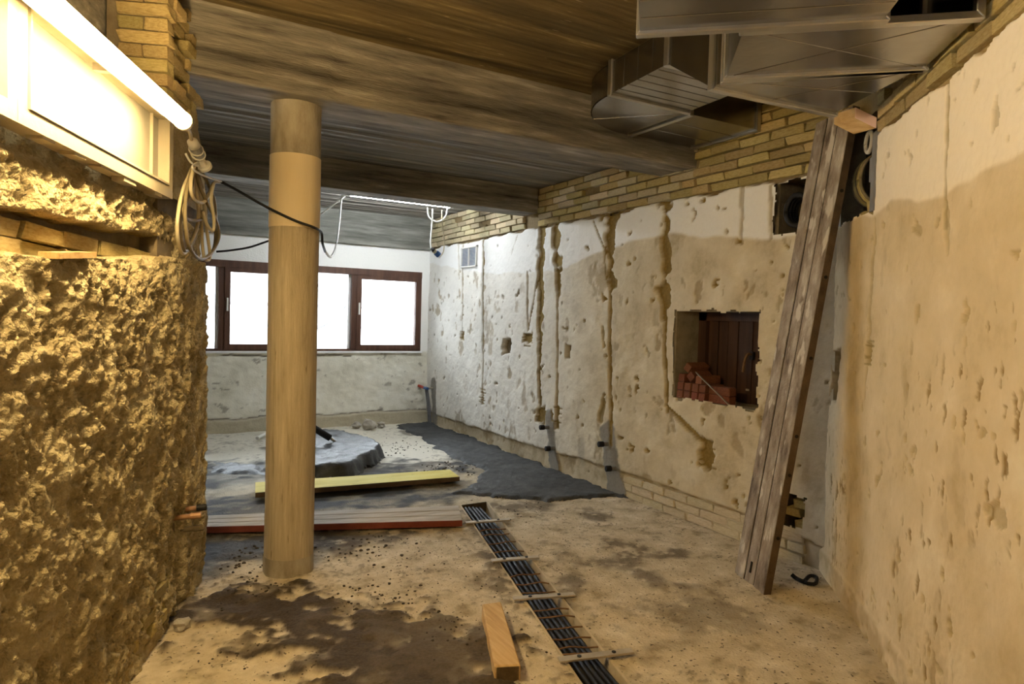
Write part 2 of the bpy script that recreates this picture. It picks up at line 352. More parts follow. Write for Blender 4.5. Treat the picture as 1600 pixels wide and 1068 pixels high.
mb.hexa([(TL(YS), YS, -.16), (TR(YS), YS, -.16), (TR(YT), YT, -.16), (TL(YT), YT, -.16)], [(TL(YS), YS, -.13), (TR(YS), YS, -.13), (TR(YT), YT, -.13), (TL(YT), YT, -.13)])
mb.hexa([(TL(YT), YT, -.16), (TR(YT), YT, -.16), (TR(YT), YT + .06, -.16), (TL(YT), YT + .06, -.16)], [(TL(YT), YT, -.004), (TR(YT), YT, -.004), (TR(YT), YT + .06, -.004), (TL(YT), YT + .06, -.004)])
mb.hexa([(TL(YS), YS - .06, -.16), (TR(YS), YS - .06, -.16), (TR(YS), YS, -.16), (TL(YS), YS, -.16)], [(TL(YS), YS - .06, -.004), (TR(YS), YS - .06, -.004), (TR(YS), YS, -.004), (TL(YS), YS, -.004)])
mb.build('trench_bottom', 'soil_crumb', floor)
mb = MB(); mb.box((-2.1, -1.8, -.40), (4.2, YB + .2, -.165))
mb.hexa([(-2, YS, -.17), (TL(YS) - .004, YS, -.17), (TL(YT) - .004, YT, -.17), (-2, YT, -.17)], [(-2, YS, -.03), (TL(YS) - .004, YS, -.03), (TL(YT) - .004, YT, -.03), (-2, YT, -.03)])
mb.hexa([(TR(YS) + .004, YS, -.17), (4.1, YS, -.17), (4.1, YT, -.17), (TR(YT) + .004, YT, -.17)], [(TR(YS) + .004, YS, -.03), (4.1, YS, -.03), (4.1, YT, -.03), (TR(YT) + .004, YT, -.03)])
mb.build('subfloor', 'soil_crumb', floor)

# ---- far right wall (runs from the near corner to the window wall): plaster, chases, brick band
Y0, Y1 = 2.50, YB + .1
ny = int((Y1 - Y0) / .0125); nz = int(3.06 / .0125)
Yg, Zg = np.meshgrid(np.linspace(Y0, Y1, ny), np.linspace(-.03, 3.06, nz))
n1 = fbm(Yg * 2.5, Zg * 2.5, 4, 1); n2 = fbm(Yg * 9, Zg * 9, 4, 2); n3 = vnoise(Yg * 45, Zg * 45, 3)
top = 2.455 + .035 * (fbm(Yg * 5, Zg * 0, 4, 4) - .5) * 2
d = .030 * (n1 - .5) + .012 * (n2 - .5) + .003 * (n3 - .5)
mortar = sstep(-.006, .006, Zg - top); d = d * (1 - mortar) - .030 * mortar
groove = np.zeros_like(Yg); gd = np.zeros_like(Yg)
def chase(a, b, w0, w1, dep=.022, wob=.35, k=1):
    dd, t = dseg(Yg, Zg, a, b); ww = (w0 + (w1 - w0) * t) * .5 * (1 + wob * 2 * (fbm(Yg * 12, Zg * 12, 3, 8) - .5) * 2)
    m = sstep(1.25, .8, dd / ww); np.maximum(groove, m * k, out=groove); np.maximum(gd, m * dep, out=gd)
def patch(y0, y1, z0, z1, dep, rag=.02, arr=None, k=1):
    e = np.minimum(np.minimum(Yg - y0, y1 - Yg), np.minimum(Zg - z0, z1 - Zg)) + rag * 2 * (fbm(Yg * 14, Zg * 14, 3, 13) - .5)
    m = sstep(-.008, .008, e)
    if arr is not None: np.maximum(arr, m * k, out=arr)
    np.maximum(gd, m * dep, out=gd); return m
def scratches(y, z, w, h, n):
    for k in range(n): chase((y - w * random.uniform(.5, 1), z - h / 2 + h * k / (n - 1)), (y + w * random.uniform(.5, 1), z - h / 2 + h * k / (n - 1) + random.uniform(-.01, .01)), .012, .008, .01, .1)
chase((7.73, 2.42), (7.68, 1.30), .05, .02); patch(7.64, 7.73, 1.21, 1.30, .03, .02, groove); scratches(7.68, 1.27, .09, .10, 5)
chase((7.88, 2.44), (7.80, 2.0), .06, .03, .015, .4, .5)
chase((7.17, 2.5), (7.07, .62), .05, .022); patch(7.045, 7.095, .47, .62, .03, .015, groove); scratches(7.07, .56, .09, .16, 6)
chase((6.11, 2.0), (6.08, 1.38), .022, .022); chase((5.92, 1.9), (6.07, 1.38), .018, .018, .015); patch(5.99, 6.17, 1.25, 1.35, .035, .035, groove); scratches(6.08, 1.28, .13, .12, 5)
chase((5.87, 2.62), (5.83, 1.15), .095, .085, .03, .6); chase((5.83, 1.15), (5.79, .62), .06, .05, .025); patch(5.71, 5.87, .44, .60, .035, .06, groove); scratches(5.78, .50, .12, .14, 5)
chase((5.60, 2.5), (5.53, 1.86), .10, .11, .03, .7); chase((5.53, 1.86), (5.48, .66), .028, .026); patch(5.43, 5.50, .42, .66, .035, .015, groove); scratches(5.46, .56, .09, .14, 4)
chase((4.73, 2.46), (4.70, 1.83), .11, .09, .03, .7); chase((4.74, 2.47), (4.72, 2.28), .24, .08, .02, .6); chase((4.70, 1.83), (4.60, .42), .034, .034)
chase((4.98, 2.42), (4.80, 2.15), .018, .014, .012); chase((4.80, 2.15), (4.77, 1.88), .014, .012, .01)
chase((4.03, 2.46), (3.99, 1.66), .10, .075, .03, .8); chase((4.02, 1.75), (4.0, 1.55), .11, .07, .03, .8); chase((3.99, 1.6), (3.925, .80), .034, .034); chase((3.925, .84), (3.52, .62), .034, .036); patch(3.43, 3.56, .44, .66, .04, .04, groove); scratches(3.48, .52, .12, .14, 4)
chase((3.265, 2.46), (3.25, 2.07), .03, .028, .01, .3, .6); chase((3.03, 2.44), (3.01, 2.08), .03, .02, .01, .3, .6)
chase((4.72, .86), (4.76, .62), .04, .05, .02, .7, .8); chase((4.78, 1.45), (4.74, 1.28), .03, .04, .015, .7, .7)
chase((6.35, 2.42), (6.47, 2.22), .012, .012, .008, .3, .5); chase((2.72, 2.1), (2.80, 1.75), .09, .03, .03, .8)
pit = np.zeros_like(Yg)
cell = worley(Yg * 7.5, Zg * 6, 4); msk = vnoise(np.floor(Yg * 3), np.floor(Zg * 3), 21)
dens = sstep(.38, .62, fbm(Yg * 1.4, Zg * 1.4, 3, 31))
pit = np.maximum(.75 * chips(Yg, Zg, 5, .34, 3, .8) * (.3 + .7 * dens), .65 * chips(Yg, Zg, 11, .22, 7, .7) * dens); pit = np.maximum(pit, .55 * chips(Yg, Zg, 2.6, .25, 12, .7, 1.4)); pit *= sstep(.2, .5, fbm(Yg * 25, Zg * 18, 3, 81)) 
wl = np.interp(Yg, [2.5, 2.97, 3.6, 4.0, 4.65, 5.2, 5.66, 7, 8.9], [2.07, 2.09, 2.15, 2.20, 2.16, 2.05, 1.98, 2.02, 2.25]) + .07 * (fbm(Yg * 4, Zg * 2, 3, 17) - .5)
white = sstep(-.015, .015, Zg - wl); white = np.maximum(white, .72 * sstep(4.3, 6.4, Yg))  # far stretch whitened for leftover white paint and for the cool light there
pit *= 1 - sstep(-.02, .02, Zg - wl); gd = np.maximum(gd, .008 * pit)
lip = np.interp(Yg, [2.5, 3.3, 4.2, 6.3, 9], [.155, .205, .215, .16, .15]) + .03 * (fbm(Yg * 5, Zg * 0, 3, 41) - .5)
pit = np.maximum(pit, .9 * sstep(.014, .004, np.abs(Zg - lip + .008)) * sstep(.35, .55, fbm(Yg * 9, Zg * 0, 3, 91)))
base = sstep(.006, -.006, Zg - lip); d = d - .022 * base; mortar = np.maximum(mortar, .22 * base)
cement = np.zeros_like(Yg)
for (ya, za, yb, zb, ww) in [(8.55, .58, 8.50, .0, .16), (5.60, .50, 5.50, .02, .17), (4.66, .52, 4.53, .0, .24)]:
    dd, t = dseg(Yg, Zg, (ya, za), (yb, zb)); np.maximum(cement, sstep(1.1, .8, dd / (ww * .5 * (1 + 1.2 * (n2 - .5)))), out=cement)
cement = np.maximum(cement, .45 * sstep(.22, .08, np.hypot((Yg - 5.05) / .35, (Zg - .28) / .9)))
hA = patch(6.43, 6.60, 1.10, 1.26, .07, .05, pit); hB = patch(5.27, 5.35, 1.13, 1.25, .07, .02, pit)
d = d - gd
d = np.where(cement > .5, np.maximum(d, -.004), d)
NY0, NY1, NZ0, NZ1 = 3.06, 3.87, .925, 1.60
ragn = lambda yv, zv: .03 * (fbm(yv * 11, zv * 11, 3, 51) - .5) * 2
def openm(y0, y1, z0, z1, rag=1.):
    yc = (Yg[:-1, :-1] + Yg[1:, 1:]) / 2; zc = (Zg[:-1, :-1] + Zg[1:, 1:]) / 2
    return np.minimum(np.minimum(yc - y0, y1 - yc), np.minimum(zc - z0, z1 - zc)) + rag * ragn(yc, zc) > 0
keep = ~(openm(NY0, NY1, NZ0, NZ1, .95) | openm(2.62, 2.99, 2.10, 2.44) | openm(2.66, 2.83, .20, .42, 1.5))
wallA = grid_mesh('wall_right_far', np.stack([XA - d, Yg, Zg], -1), 'plaster_far', {'white': white * (1 - base), 'mortar': mortar, 'pit': pit, 'cement': cement, 'groove': groove}, keep, flip=True)
tag(wallA, 'long patched plaster wall with cut chases and a yellow brick band on top', kind='structure')
mb = MB(); mb.box((XA + .42, Y0 - .2, -.1), (XA + .5, Y1, 3.1))
for (y0, y1, z0, z1) in [(Y0 - .1, 2.60, -.1, 3.1), (NY1 + .05, Y1, -.1, 3.1), (2.60, NY1 + .05, NZ1 + .04, 2.08), (2.60, NY1 + .05, 2.47, 3.1), (2.99, NY1 + .05, 2.08, 2.47), (2.60, NY1 + .05, .44, NZ0 - .04), (2.60, NY1 + .05, -.1, .18), (2.86, NY1 + .05, .18, .44), (2.60, NY0 - .04, NZ0 - .04, NZ1 + .04)]:
    mb.box((XA + .06, y0, z0), (XA + .42, y1, z1))
mb.build('wall_core', 'mortar', wallA)
mb = MB()                                                            # reveal of the hatch niche
mb.box((XA + .012, NY1 - .012, NZ0 - .03), (XA + .33, NY1 + .05, NZ1 + .03)); mb.box((XA + .03, NY0 - .06, NZ1 - .005), (XA + .33, NY1, NZ1 + .04)); mb.box((XA + .010, NY0 - .05, NZ0 - .05), (XA + .33, NY1, NZ0 - .002)); mb.box((XA + .02, NY0 - .06, NZ0), (XA + .33, NY0 - .005, NZ1))
mb.build('niche_reveal', 'reveal', wallA)
def brick_band(parent, y0, y1, z0, z1, x, mat, skip=0, dirv=(0, 1), n=(-1, 0), P=None, cl=.26, ch=.0655, rnd=.011):
    r = 0; z = z0
    while z + ch * .8 < z1:
        s = y0 - (cl / 2 if r % 2 else 0); h = min(ch - .011, z1 - z - .004)
        while s < y1:
            a = max(s, y0); b = min(s + cl - .012, y1)
            if b - a > .035 and random.random() > skip: brick(parent, P((a + b) / 2, random.uniform(-rnd, rnd), z + h / 2), (b - a) / 2, .035, h / 2, dirv, random.choice(mat) if isinstance(mat, list) else mat)
            s += cl
        z += ch; r += 1
PA = lambda s, o, z: np.array([XA + .026 - o, s, z])
brick_band(wallA, 2.52, 3.72, 2.475, 3.03, 0, 'brick_yellow', .02, P=PA)
brick_band(wallA, 3.72, 5.93, 2.475, 2.86, 0, ['brick_yellow', 'brick_yellow', 'brick_pale'], .02, P=PA)
brick_band(wallA, 6.22, 8.78, 2.475, 2.86, 0, 'brick_pale', .03, P=PA)
brick_band(wallA, 2.66, 4.45, .0, .20, 0, 'brick_dusty', .03, P=lambda s, o, z: np.array([XA + .040 - o * .5, s, z]), cl=.255)
for y, z, ln in [(2.64, 2.13, .05), (2.72, 2.12, .06), (2.68, 2.19, .05), (2.70, .23, .06), (2.78, .30, .05), (2.72, .36, .06)]:
    brick(wallA, (XA + .10, y, z), ln, .05, .027, (0, 1), 'brick_yellow')
mb = MB(); mb.box((XA + .30, 2.6, 2.08), (XA + .34, 3.0, 2.47)); mb.box((XA + .20, 2.6, .18), (XA + .24, 2.86, .44)); mb.build('cavity_back', 'hole_shade', wallA)

# ---- near right wall
s0, s1 = -4.7, .10
Sg, Zb = np.meshgrid(np.concatenate([np.linspace(s0, -2.3, 60), np.linspace(-2.29, s1, 310)]), np.linspace(-.03, 3.06, 390))
n1 = fbm(Sg * 2.2 + 30, Zb * 2.2, 4, 1); n2 = fbm(Sg * 10 + 9, Zb * 6, 4, 2); n3 = vnoise(Sg * 45, Zb * 45, 3)
topB = 2.475 + .05 * (fbm(Sg * 7, Zb * 0 + 3, 4, 4) - .5) * 2
db = .03 * (n1 - .5) + .010 * (n2 - .5) + .003 * (n3 - .5); mort = sstep(-.006, .006, Zb - topB); db = db * (1 - mort) - .03 * mort
Yg, Zg = Sg, Zb; groove = np.zeros_like(Sg); gd = np.zeros_like(Sg)
chase((-1.476, 2.48), (-1.50, 1.90), .03, .02, .010, .3, .8); chase((-1.50, 1.98), (-1.54, 1.80), .05, .03, .010, .6, .5)
chase((-.66, 2.05), (-.66, 1.15), .035, .03, .012, .9, .55); patch(-.70, -.63, 1.33, 1.43, .03, .03, groove); scratches(-.67, 1.38, .07, .12, 6); patch(-.14, -.02, 1.06, 1.36, .07, .05, groove); chase((-1.25, .34), (-1.25, .18), .006, .006, .006)
cell = worley(Sg * 8, Zb * 4.2, 14); msk = vnoise(np.floor(Sg * 2.5), np.floor(Zb * 2.5), 61)
dens = sstep(.36, .6, fbm(Sg * 1.6, Zb * 1.6, 3, 33))
pitb = np.maximum(.6 * chips(Sg, Zb, 9, .30, 4, .38) * dens, chips(Sg, Zb, 22, .42, 9, .40) * dens); pitb = np.maximum(pitb, .2 * chips(Sg, Zb, 3.5, .25, 15, .6, 1.4)); pitb *= sstep(.25, .5, fbm(Sg * 30, Zb * 14, 3, 82))
wlb = np.interp(Sg, [-2.6, -2.0, -1.5, -1.1, -.72, 0], [2.05, 2.03, 2.05, 2.08, 2.1, 2.1]) + .10 * (fbm(Sg * 3, Zb * 2, 3, 19) - .5)
whb = sstep(-.012, .012, Zb - wlb); pitb *= 1 - whb; gd = np.maximum(gd, .007 * pitb)
skb = sstep(.012, -.012, Zb - .13 - .03 * (fbm(Sg * 5, Zb * 0, 3, 43) - .5)); db = db - gd + .010 * skb; pitb = np.maximum(pitb, .45 * skb * sstep(.3, .6, fbm(Sg * 8, Zb * 12, 3, 83)))
def hole(sc, zc): return (np.minimum(np.minimum(sc + .62, .2 - sc), np.minimum(zc - 2.10, 2.62 - zc)) + 1.2 * ragn(sc, zc) > 0)
sc = (Sg[:-1, :-1] + Sg[1:, 1:]) / 2; zc = (Zb[:-1, :-1] + Zb[1:, 1:]) / 2
keepB = ~hole(sc, zc)
V = np.stack([3.7 + .668 * Sg - .744 * db, 2.516 + .744 * Sg + .668 * db, Zb], -1)
wallB = grid_mesh('wall_right_near', V, 'plaster_near', {'white': whb, 'mortar': mort, 'pit': pitb, 'groove': groove}, keepB)
tag(wallB, 'tan scarred plaster wall close to the camera with bricks under the ducts', kind='structure')
mb = MB()
def bb(sa, sb, oa, ob, za, zb): mb.hexa([B(sa, oa, za), B(sb, oa, za), B(sb, ob, za), B(sa, ob, za)], [B(sa, oa, zb), B(sb, oa, zb), B(sb, ob, zb), B(sa, ob, zb)])
bb(s0, -.75, -.40, -.05, -.1, 3.1); bb(-.75, .3, -.40, -.05, -.1, 1.05); bb(-.75, .3, -.40, -.05, 1.42, 2.05); bb(-.75, -.2, -.40, -.05, 1.05, 1.42); bb(-.75, .3, -.40, -.05, 2.66, 3.1); bb(-.75, .5, -.48, -.40, -.1, 3.1)
mb.build('wall_core', 'mortar', wallB)
mb = MB(); bb(-.8, .4, -.34, -.30, 2.0, 2.7); bb(-.3, .1, -.14, -.10, 1.0, 1.45); mb.build('cavity_back', 'hole_shade', wallB)
mb = MB(); bb(-.66, -.60, -.06, .004, 2.10, 2.50); mb.build('cavity_edge', 'slate_paint', wallB)
PBk = lambda s, o, z: B(s, -.026 + o, z)
brick_band(wallB, -3.1, -.66, 2.49, 2.76, 0, 'brick_yellow', .02, dirv=(.668, .744), P=PBk)
for s, z in [(-.55, 2.13), (-.45, 2.16), (-.56, 2.2), (-.57, 2.27), (-.3, 2.12), (-.56, 2.34)]:
    brick(wallB, B(s, -.09, z), .05, .05, .027, (.668, .744), 'brick_yellow')

# ---- window wall
xs = np.linspace(-1.7, 3.82, 330); Xg, Zk = np.meshgrid(xs, np.linspace(-.03, 2.46, 160))
n1 = fbm(Xg * 3, Zk * 3, 4, 1); n2 = fbm(Xg * 9, Zk * 14, 4, 2)
lowk = sstep(1.02, .98, Zk); dk = (.012 + .02 * lowk) * (n1 - .5) + (.003 + .022 * lowk) * (n2 - .5)
ledge = .17 + .035 * (fbm(Xg * 4, Zk * 0, 4, 6) - .5) * 2; lowm = sstep(.008, -.008, Zk - ledge); dk = dk + .03 * lowm
crack = sstep(.014, .006, np.abs(Zk - ledge - .004)); c2 = sstep(.012, .004, np.abs(Zk - .955 - .05 * (fbm(Xg * 6, Zk * 0, 4, 9) - .5))) * sstep(.46, .55, vnoise(Xg * 3, Zk * 0, 5)) * (Xg < 2.6)
crack = np.maximum(crack, c2); crack = np.maximum(crack, sstep(.73, .78, n2) * lowk * .6); dk = dk - .012 * crack
WX0, WX1, WZ0, WZ1 = -1.5, 3.585, 1.01, 2.118
xc = (Xg[:-1, :-1] + Xg[1:, 1:]) / 2; zc = (Zk[:-1, :-1] + Zk[1:, 1:]) / 2
kk = ~((xc > WX0) & (xc < WX1) & (zc > WZ0) & (zc < WZ1))
wallK = grid_mesh('wall_back', np.stack([Xg, YB - dk, Zk], -1), 'plaster_back', {'white': 1 - lowk, 'crack': crack, 'low': lowm}, kk)
tag(wallK, 'whitewashed window wall at the far end with cracked plaster below the sill', kind='structure')
mb = MB(); mb.box((-1.9, YB + .03, -.1), (4.2, YB + .30, WZ0 - .02)); mb.box((-1.9, YB + .03, WZ1 + .01), (4.2, YB + .30, 3.1)); mb.box((-1.9, YB + .03, WZ0 - .02), (WX0 - .01, YB + .30, WZ1 + .01)); mb.box((WX1 + .01, YB + .03, WZ0 - .02), (4.2, YB + .30, WZ1 + .01))
mb.build('wall_core', 'plaster_back', wallK)

# ---- left wall: hacked rubble, slot, window above
S2 = np.concatenate([np.linspace(-4.6, -1.8, 90), np.linspace(-1.79, 1.06, 470)])
Sg, Zl = np.meshgrid(S2, np.linspace(-.03, 2.04, 330))
sc_, zc_ = Sg + .06 * (fbm(Sg * 5, Zl * 5, 3, 15) - .5), Zl + .06 * (fbm(Sg * 5 + 7, Zl * 5, 3, 16) - .5)
amp = .5 + .5 * sstep(1.0, .6, Sg)
c1 = chips(sc_, zc_, 8.5, .75, 6, .7, .8, .25, .62); c2 = chips(sc_, zc_, 15, .5, 11, .7, .8, .2, .55)
gran = fbm(Sg * 38, Zl * 38, 3, 6) - .5; gl = np.abs(fbm(sc_ * 9, zc_ * 7, 4, 4) - .5)
hl = .035 * (fbm(Sg * 2.2, Zl * 2.2, 3, 3) - .5) + amp * (.055 * (fbm(sc_ * 8, zc_ * 6, 4, 14) - .5) + .04 * gl - .026 * c1 - .017 * c2 + .024 * gran * (1 - .75 * c1) + .016 * (vnoise(Sg * 55, Zl * 55, 9) - .5) * (1 - .8 * c1))
zs_b = np.interp(Sg, [-4, -.84, .45, 2], [1.60, 1.635, 1.742, 1.78]) + .025 * (fbm(Sg * 8, Zl * 0, 3, 22) - .5); zs_t = np.interp(Sg, [-4, -.84, .45, 2], [1.74, 1.765, 1.825, 1.84]) + .03 * (fbm(Sg * 8, Zl * 0 + 4, 3, 23) - .5)
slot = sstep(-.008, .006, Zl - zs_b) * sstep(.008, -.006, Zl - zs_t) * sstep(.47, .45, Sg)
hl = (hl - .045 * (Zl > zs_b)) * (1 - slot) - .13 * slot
hl = hl - .02 * sstep(.12, .0, zs_b - Zl) * (Zl < zs_b) * (Sg < .45) - .035 * sstep(1.93, 1.97, Zl)
hl = hl - .06 * sstep(.02, .0, np.abs(Sg - .66) - .05) * sstep(.75, .45, Zl) * sstep(.0, .05, Zl) * .7
Vl = np.stack([.002 + .358 * Sg + .934 * hl, 3.012 + .934 * Sg - .358 * hl, Zl], -1)
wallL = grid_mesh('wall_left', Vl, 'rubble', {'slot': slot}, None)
tag(wallL, 'hacked rough rubble wall glowing yellow under the left tube light', kind='structure')
mb = MB()
def lb(sa, sb, oa, ob, za, zb): mb.hexa([L(sa, oa, za), L(sb, oa, za), L(sb, ob, za), L(sa, ob, za)], [L(sa, oa, zb), L(sb, oa, zb), L(sb, ob, zb), L(sa, ob, zb)])
lb(-4.6, 1.045, -.45, -.125, -.1, 1.99); lb(.44, 1.04, -.45, -.05, 0, 2.45); lb(.47, .93, -.45, -.05, 2.45, 2.62); lb(.42, .76, -.26, -.05, 2.62, 3.1); mb.build('wall_core', 'mortar', wallL)
mb = MB(); lb(-4.6, .46, -.50, -.27, 2.30, 3.1); mb.build('lintel', 'concrete', wallL)
mb = MB()
n_ = 40
for k in range(1): pass
Sp, Zp = np.meshgrid(np.linspace(.44, 1.03, 60), np.linspace(2.02, 2.46, 46))
hp = -.02 + .03 * (fbm(Sp * 6, Zp * 6, 4, 8) - .5); kp = ((Sp + .10 * (fbm(Sp * 5, Zp * 5, 3, 12) - .5) < np.interp(Zp, [2.0, 2.3, 2.47], [1.05, 1.0, .86]))[:-1, :-1])
o = grid_mesh('plaster_patch', np.stack([.002 + .358 * Sp + .934 * hp, 3.012 + .934 * Sp - .358 * hp, Zp], -1), 'rubble', {'slot': 0 * Sp}, kp, wallL)
P1 = lambda s, o, z: L(.405 + .03 - o, -.02 - s, z)
z = 2.375; r = 0
while z < 3.02:                                                      # brick pillar above the window: face towards the camera, then its flank
    if r % 2: brick(wallL, L(.44, -.105, z + .027), .105, .035, .0265, (-.934, .358))
    else:
        brick(wallL, L(.44, -.052, z + .027), .051, .035, .0265, (-.934, .358)); brick(wallL, L(.44, -.160, z + .027), .051, .035, .0265, (-.934, .358))
    z += .0605; r += 1
brick_band(wallL, .478, .80, 2.375, 3.02, 0, 'brick_yellow', .05, dirv=(.358, .934), P=lambda s, o, z: L(s, -.042 + o * 2.5, z), cl=.15, ch=.0605)
brick_band(wallL, .80, .97, 2.44, 2.64, 0, 'brick_yellow', .1, dirv=(.358, .934), P=lambda s, o, z: L(s, -.060 + o * 2, z), cl=.13, ch=.0605)
brick_band(wallL, -1.1, .43, 1.70, 1.80, 0, 'brick_yellow', .05, dirv=(.358, .934), P=lambda s, o, z: L(s, -.115 + o, z))
brick_band(wallL, -1.1, -.25, 1.64, 1.70, 0, 'brick_yellow', .05, dirv=(.358, .934), P=lambda s, o, z: L(s, -.115 + o, z))
brick_band(wallL, -.05, .50, .0, .26, 0, 'brick_yellow', .1, dirv=(.358, .934), P=lambda s, o, z: L(s, -.036 + o * 1.5, z), cl=.2)
# ---- unseen closing walls, so the room is a room
mb = MB(); mb.hexa([L(-4.6, -.5, 0 - .1), B(-4.7, -.5, -.1), B(-4.9, -.5, -.1), L(-4.8, -.5, -.1)], [L(-4.6, -.5, 3.1), B(-4.7, -.5, 3.1), B(-4.9, -.5, 3.1), L(-4.8, -.5, 3.1)])
tag(mb.build('wall_rear', 'plaster_near'), 'plastered wall behind the camera', kind='structure')
mb = MB(); mb.box((-1.9, 3.9, -.1), (-1.6, YB + .3, 3.1)); mb.hexa([(-1.9, 3.9, -.1), tuple(L(.95, -.1, -.1)), tuple(L(1.0, -.35, -.1)), (-1.9, 4.2, -.1)], [(-1.9, 3.9, 3.1), tuple(L(.95, -.1, 3.1)), tuple(L(1.0, -.35, 3.1)), (-1.9, 4.2, 3.1)])
mb.v = [q if abs(q[0] + 1.9) < 1 or True else q for q in mb.v]
tag(mb.build('wall_left_far', 'plaster_back'), 'side wall of the bay hidden behind the rubble wall', kind='structure')

# ---- ceilings of board-marked concrete, beams
def board_slab(name, x0, x1, y0, y1, z, mat, bw, amp, label, thick=.2):
    r = random.Random(name); ys = []; y = y0; zz = []
    while y < y1:
        b = bw * r.uniform(.6, 1.3); e = min(y + b, y1); h = r.uniform(-amp, amp); ys += [y + .0015, e - .0015]; zz += [h, h + r.uniform(-.4, .4) * amp]; y = e
    xg = np.linspace(x0, x1, 60); Xs, Ys = np.meshgrid(xg, np.array(ys)); Zs = z + np.array(zz)[:, None] + .004 * (fbm(Xs * 3, Ys * 9, 3, 7) - .5)
    o = grid_mesh(name, np.stack([Xs, Ys, Zs], -1), mat, smooth=False)
    mb = MB(); mb.box((x0, y0, z + .03), (x1, y1, z + thick)); mb.build('slab', mat, o); return tag(o, label, kind='structure')
board_slab('ceiling', -2.2, 4.2, -1.7, 3.76, 3.04, 'ceiling_concrete', .16, .004, 'yellow-lit board-marked concrete ceiling over the near part')
board_slab('ceiling_far', -2.2, 4.2, 3.76, YB + .3, 2.87, 'slab_concrete', .055, .006, 'grey board-marked concrete ceiling beyond the first beam', .4)
def beam(name, label, x0, x1, y0, y1, z0, z1, mat, step=None):
    t = thing(name, label, 'beam', ((x0 + x1) / 2, (y0 + y1) / 2, z0))
    nb = max(2, int(round((z1 - z0) / .12))); xsn = 70
    zs = [];  off = []; r = random.Random(name)
    for k in range(nb):
        a = z0 + (z1 - z0) * k / nb; b = z0 + (z1 - z0) * (k + 1) / nb; h = r.uniform(-.004, .004) + (.012 if k == 0 else 0); zs += [a + .001, b - .001]; off += [h, h]
    Xs, Zs = np.meshgrid(np.linspace(x0, x1, xsn), np.array(zs)); Os = np.array(off)[:, None] + .006 * (fbm(Xs * 4, Zs * 12, 3, 5) - .5)
    if step: Os = Os + .016 * (Xs < step)
    front = np.stack([Xs, y0 - Os, Zs], -1)
    ysn = np.linspace(0, 1, 8); bot = np.zeros((8, xsn, 3))
    for k, f in enumerate(ysn[::-1]):
        bot[k, :, 0] = Xs[0]; bot[k, :, 1] = (y0 - Os[0]) * (1 - f) + y1 * f; bot[k, :, 2] = z0 + .003 * (k % 2) * (0 < k < 7)
    grid_mesh('beam_face', np.concatenate([bot, front], 0), mat, parent=t, smooth=False)
    mb = MB(); mb.box((x0, y0 + .02, z0 + .015), (x1, y1, z1)); mb.build('beam_core', mat, t); return t
beam('concrete_beam', 'weathered concrete downstand beam resting on the round column', .10, 3.72, 3.73, 4.08, 2.675, 3.04, 'concrete', .965)
beam('concrete_beam', 'darker second concrete beam between column and far tube light', -1.6, 3.70, 5.95, 6.22, 2.612, 2.87, 'concrete')
beam('concrete_beam', 'grey concrete lintel beam above the far window', -1.6, 3.69, YB - .06, YB + .1, 2.435, 2.87, 'concrete_grey')

# ---- windows
def frame_rect(x0, x1, z0, z1, w, y0, y1):
    mb = MB(); mb.box((x0, y0, z0), (x0 + w, y1, z1)); mb.box((x1 - w, y0, z0), (x1, y1, z1)); mb.box((x0 + w, y0, z0), (x1 - w, y1, z0 + w)); mb.box((x0 + w, y0, z1 - w), (x1 - w, y1, z1)); return mb
win = thing('window_1', 'brown framed ribbon window with bright daylight at the far end', None, (1, YB, WZ0), kind='structure')
mb = MB(); mb.box((WX0, YB - .02, WZ1 - .085), (WX1, YB + .12, WZ1)); mb.box((WX0, YB + .0, WZ0), (WX1, YB + .12, WZ0 + .028)); mb.box((WX1 - .02, YB - .01, WZ0), (WX1, YB + .12, WZ1)); mb.box((WX0, YB, WZ0), (WX0 + .05, YB + .12, WZ1))
mb.build('frame', 'brown_wood', win)
mb = MB(); mb.box((WX0 - .02, YB - .035, WZ0 - .025), (WX1 + .02, YB + .06, WZ0)); mb.build('sill', 'sheeting', win)
for (x0, x1) in [(2.66, 3.567), (1.02, 1.93), (-.62, .29)]:
    sh = frame_rect(x0, x1, WZ0 + .02, WZ1 - .075, .065, YB - .012, YB + .06).build('sash', 'brown_wood', win)
    MB().box((x0 + .06, YB + .02, WZ0 + .08), (x1 - .06, YB + .026, WZ1 - .13)).build('pane', 'window_glass', sh)
    MB().box((x0 + .022, YB - .03, 1.50), (x0 + .042, YB - .012, 1.66)).build('handle', 'white_plastic', sh)
for (x0, x1) in [(1.93, 2.66), (.29, 1.02), (-1.45, -.62)]:
    MB().box((x0, YB + .07, WZ0 + .02), (x1, YB + .076, WZ1 - .08)).build('pane', 'window_glass', win)
    MB().box((x1 - .07, YB + .0, WZ0 + .02), (x1, YB + .10, WZ1 - .08)).build('post', 'brown_wood', win)
    MB().box((x1 - .10, YB + .06, WZ0 + .03), (x1 - .07, YB + .10, WZ1 - .08)).build('guide_rail', 'sheeting', win)
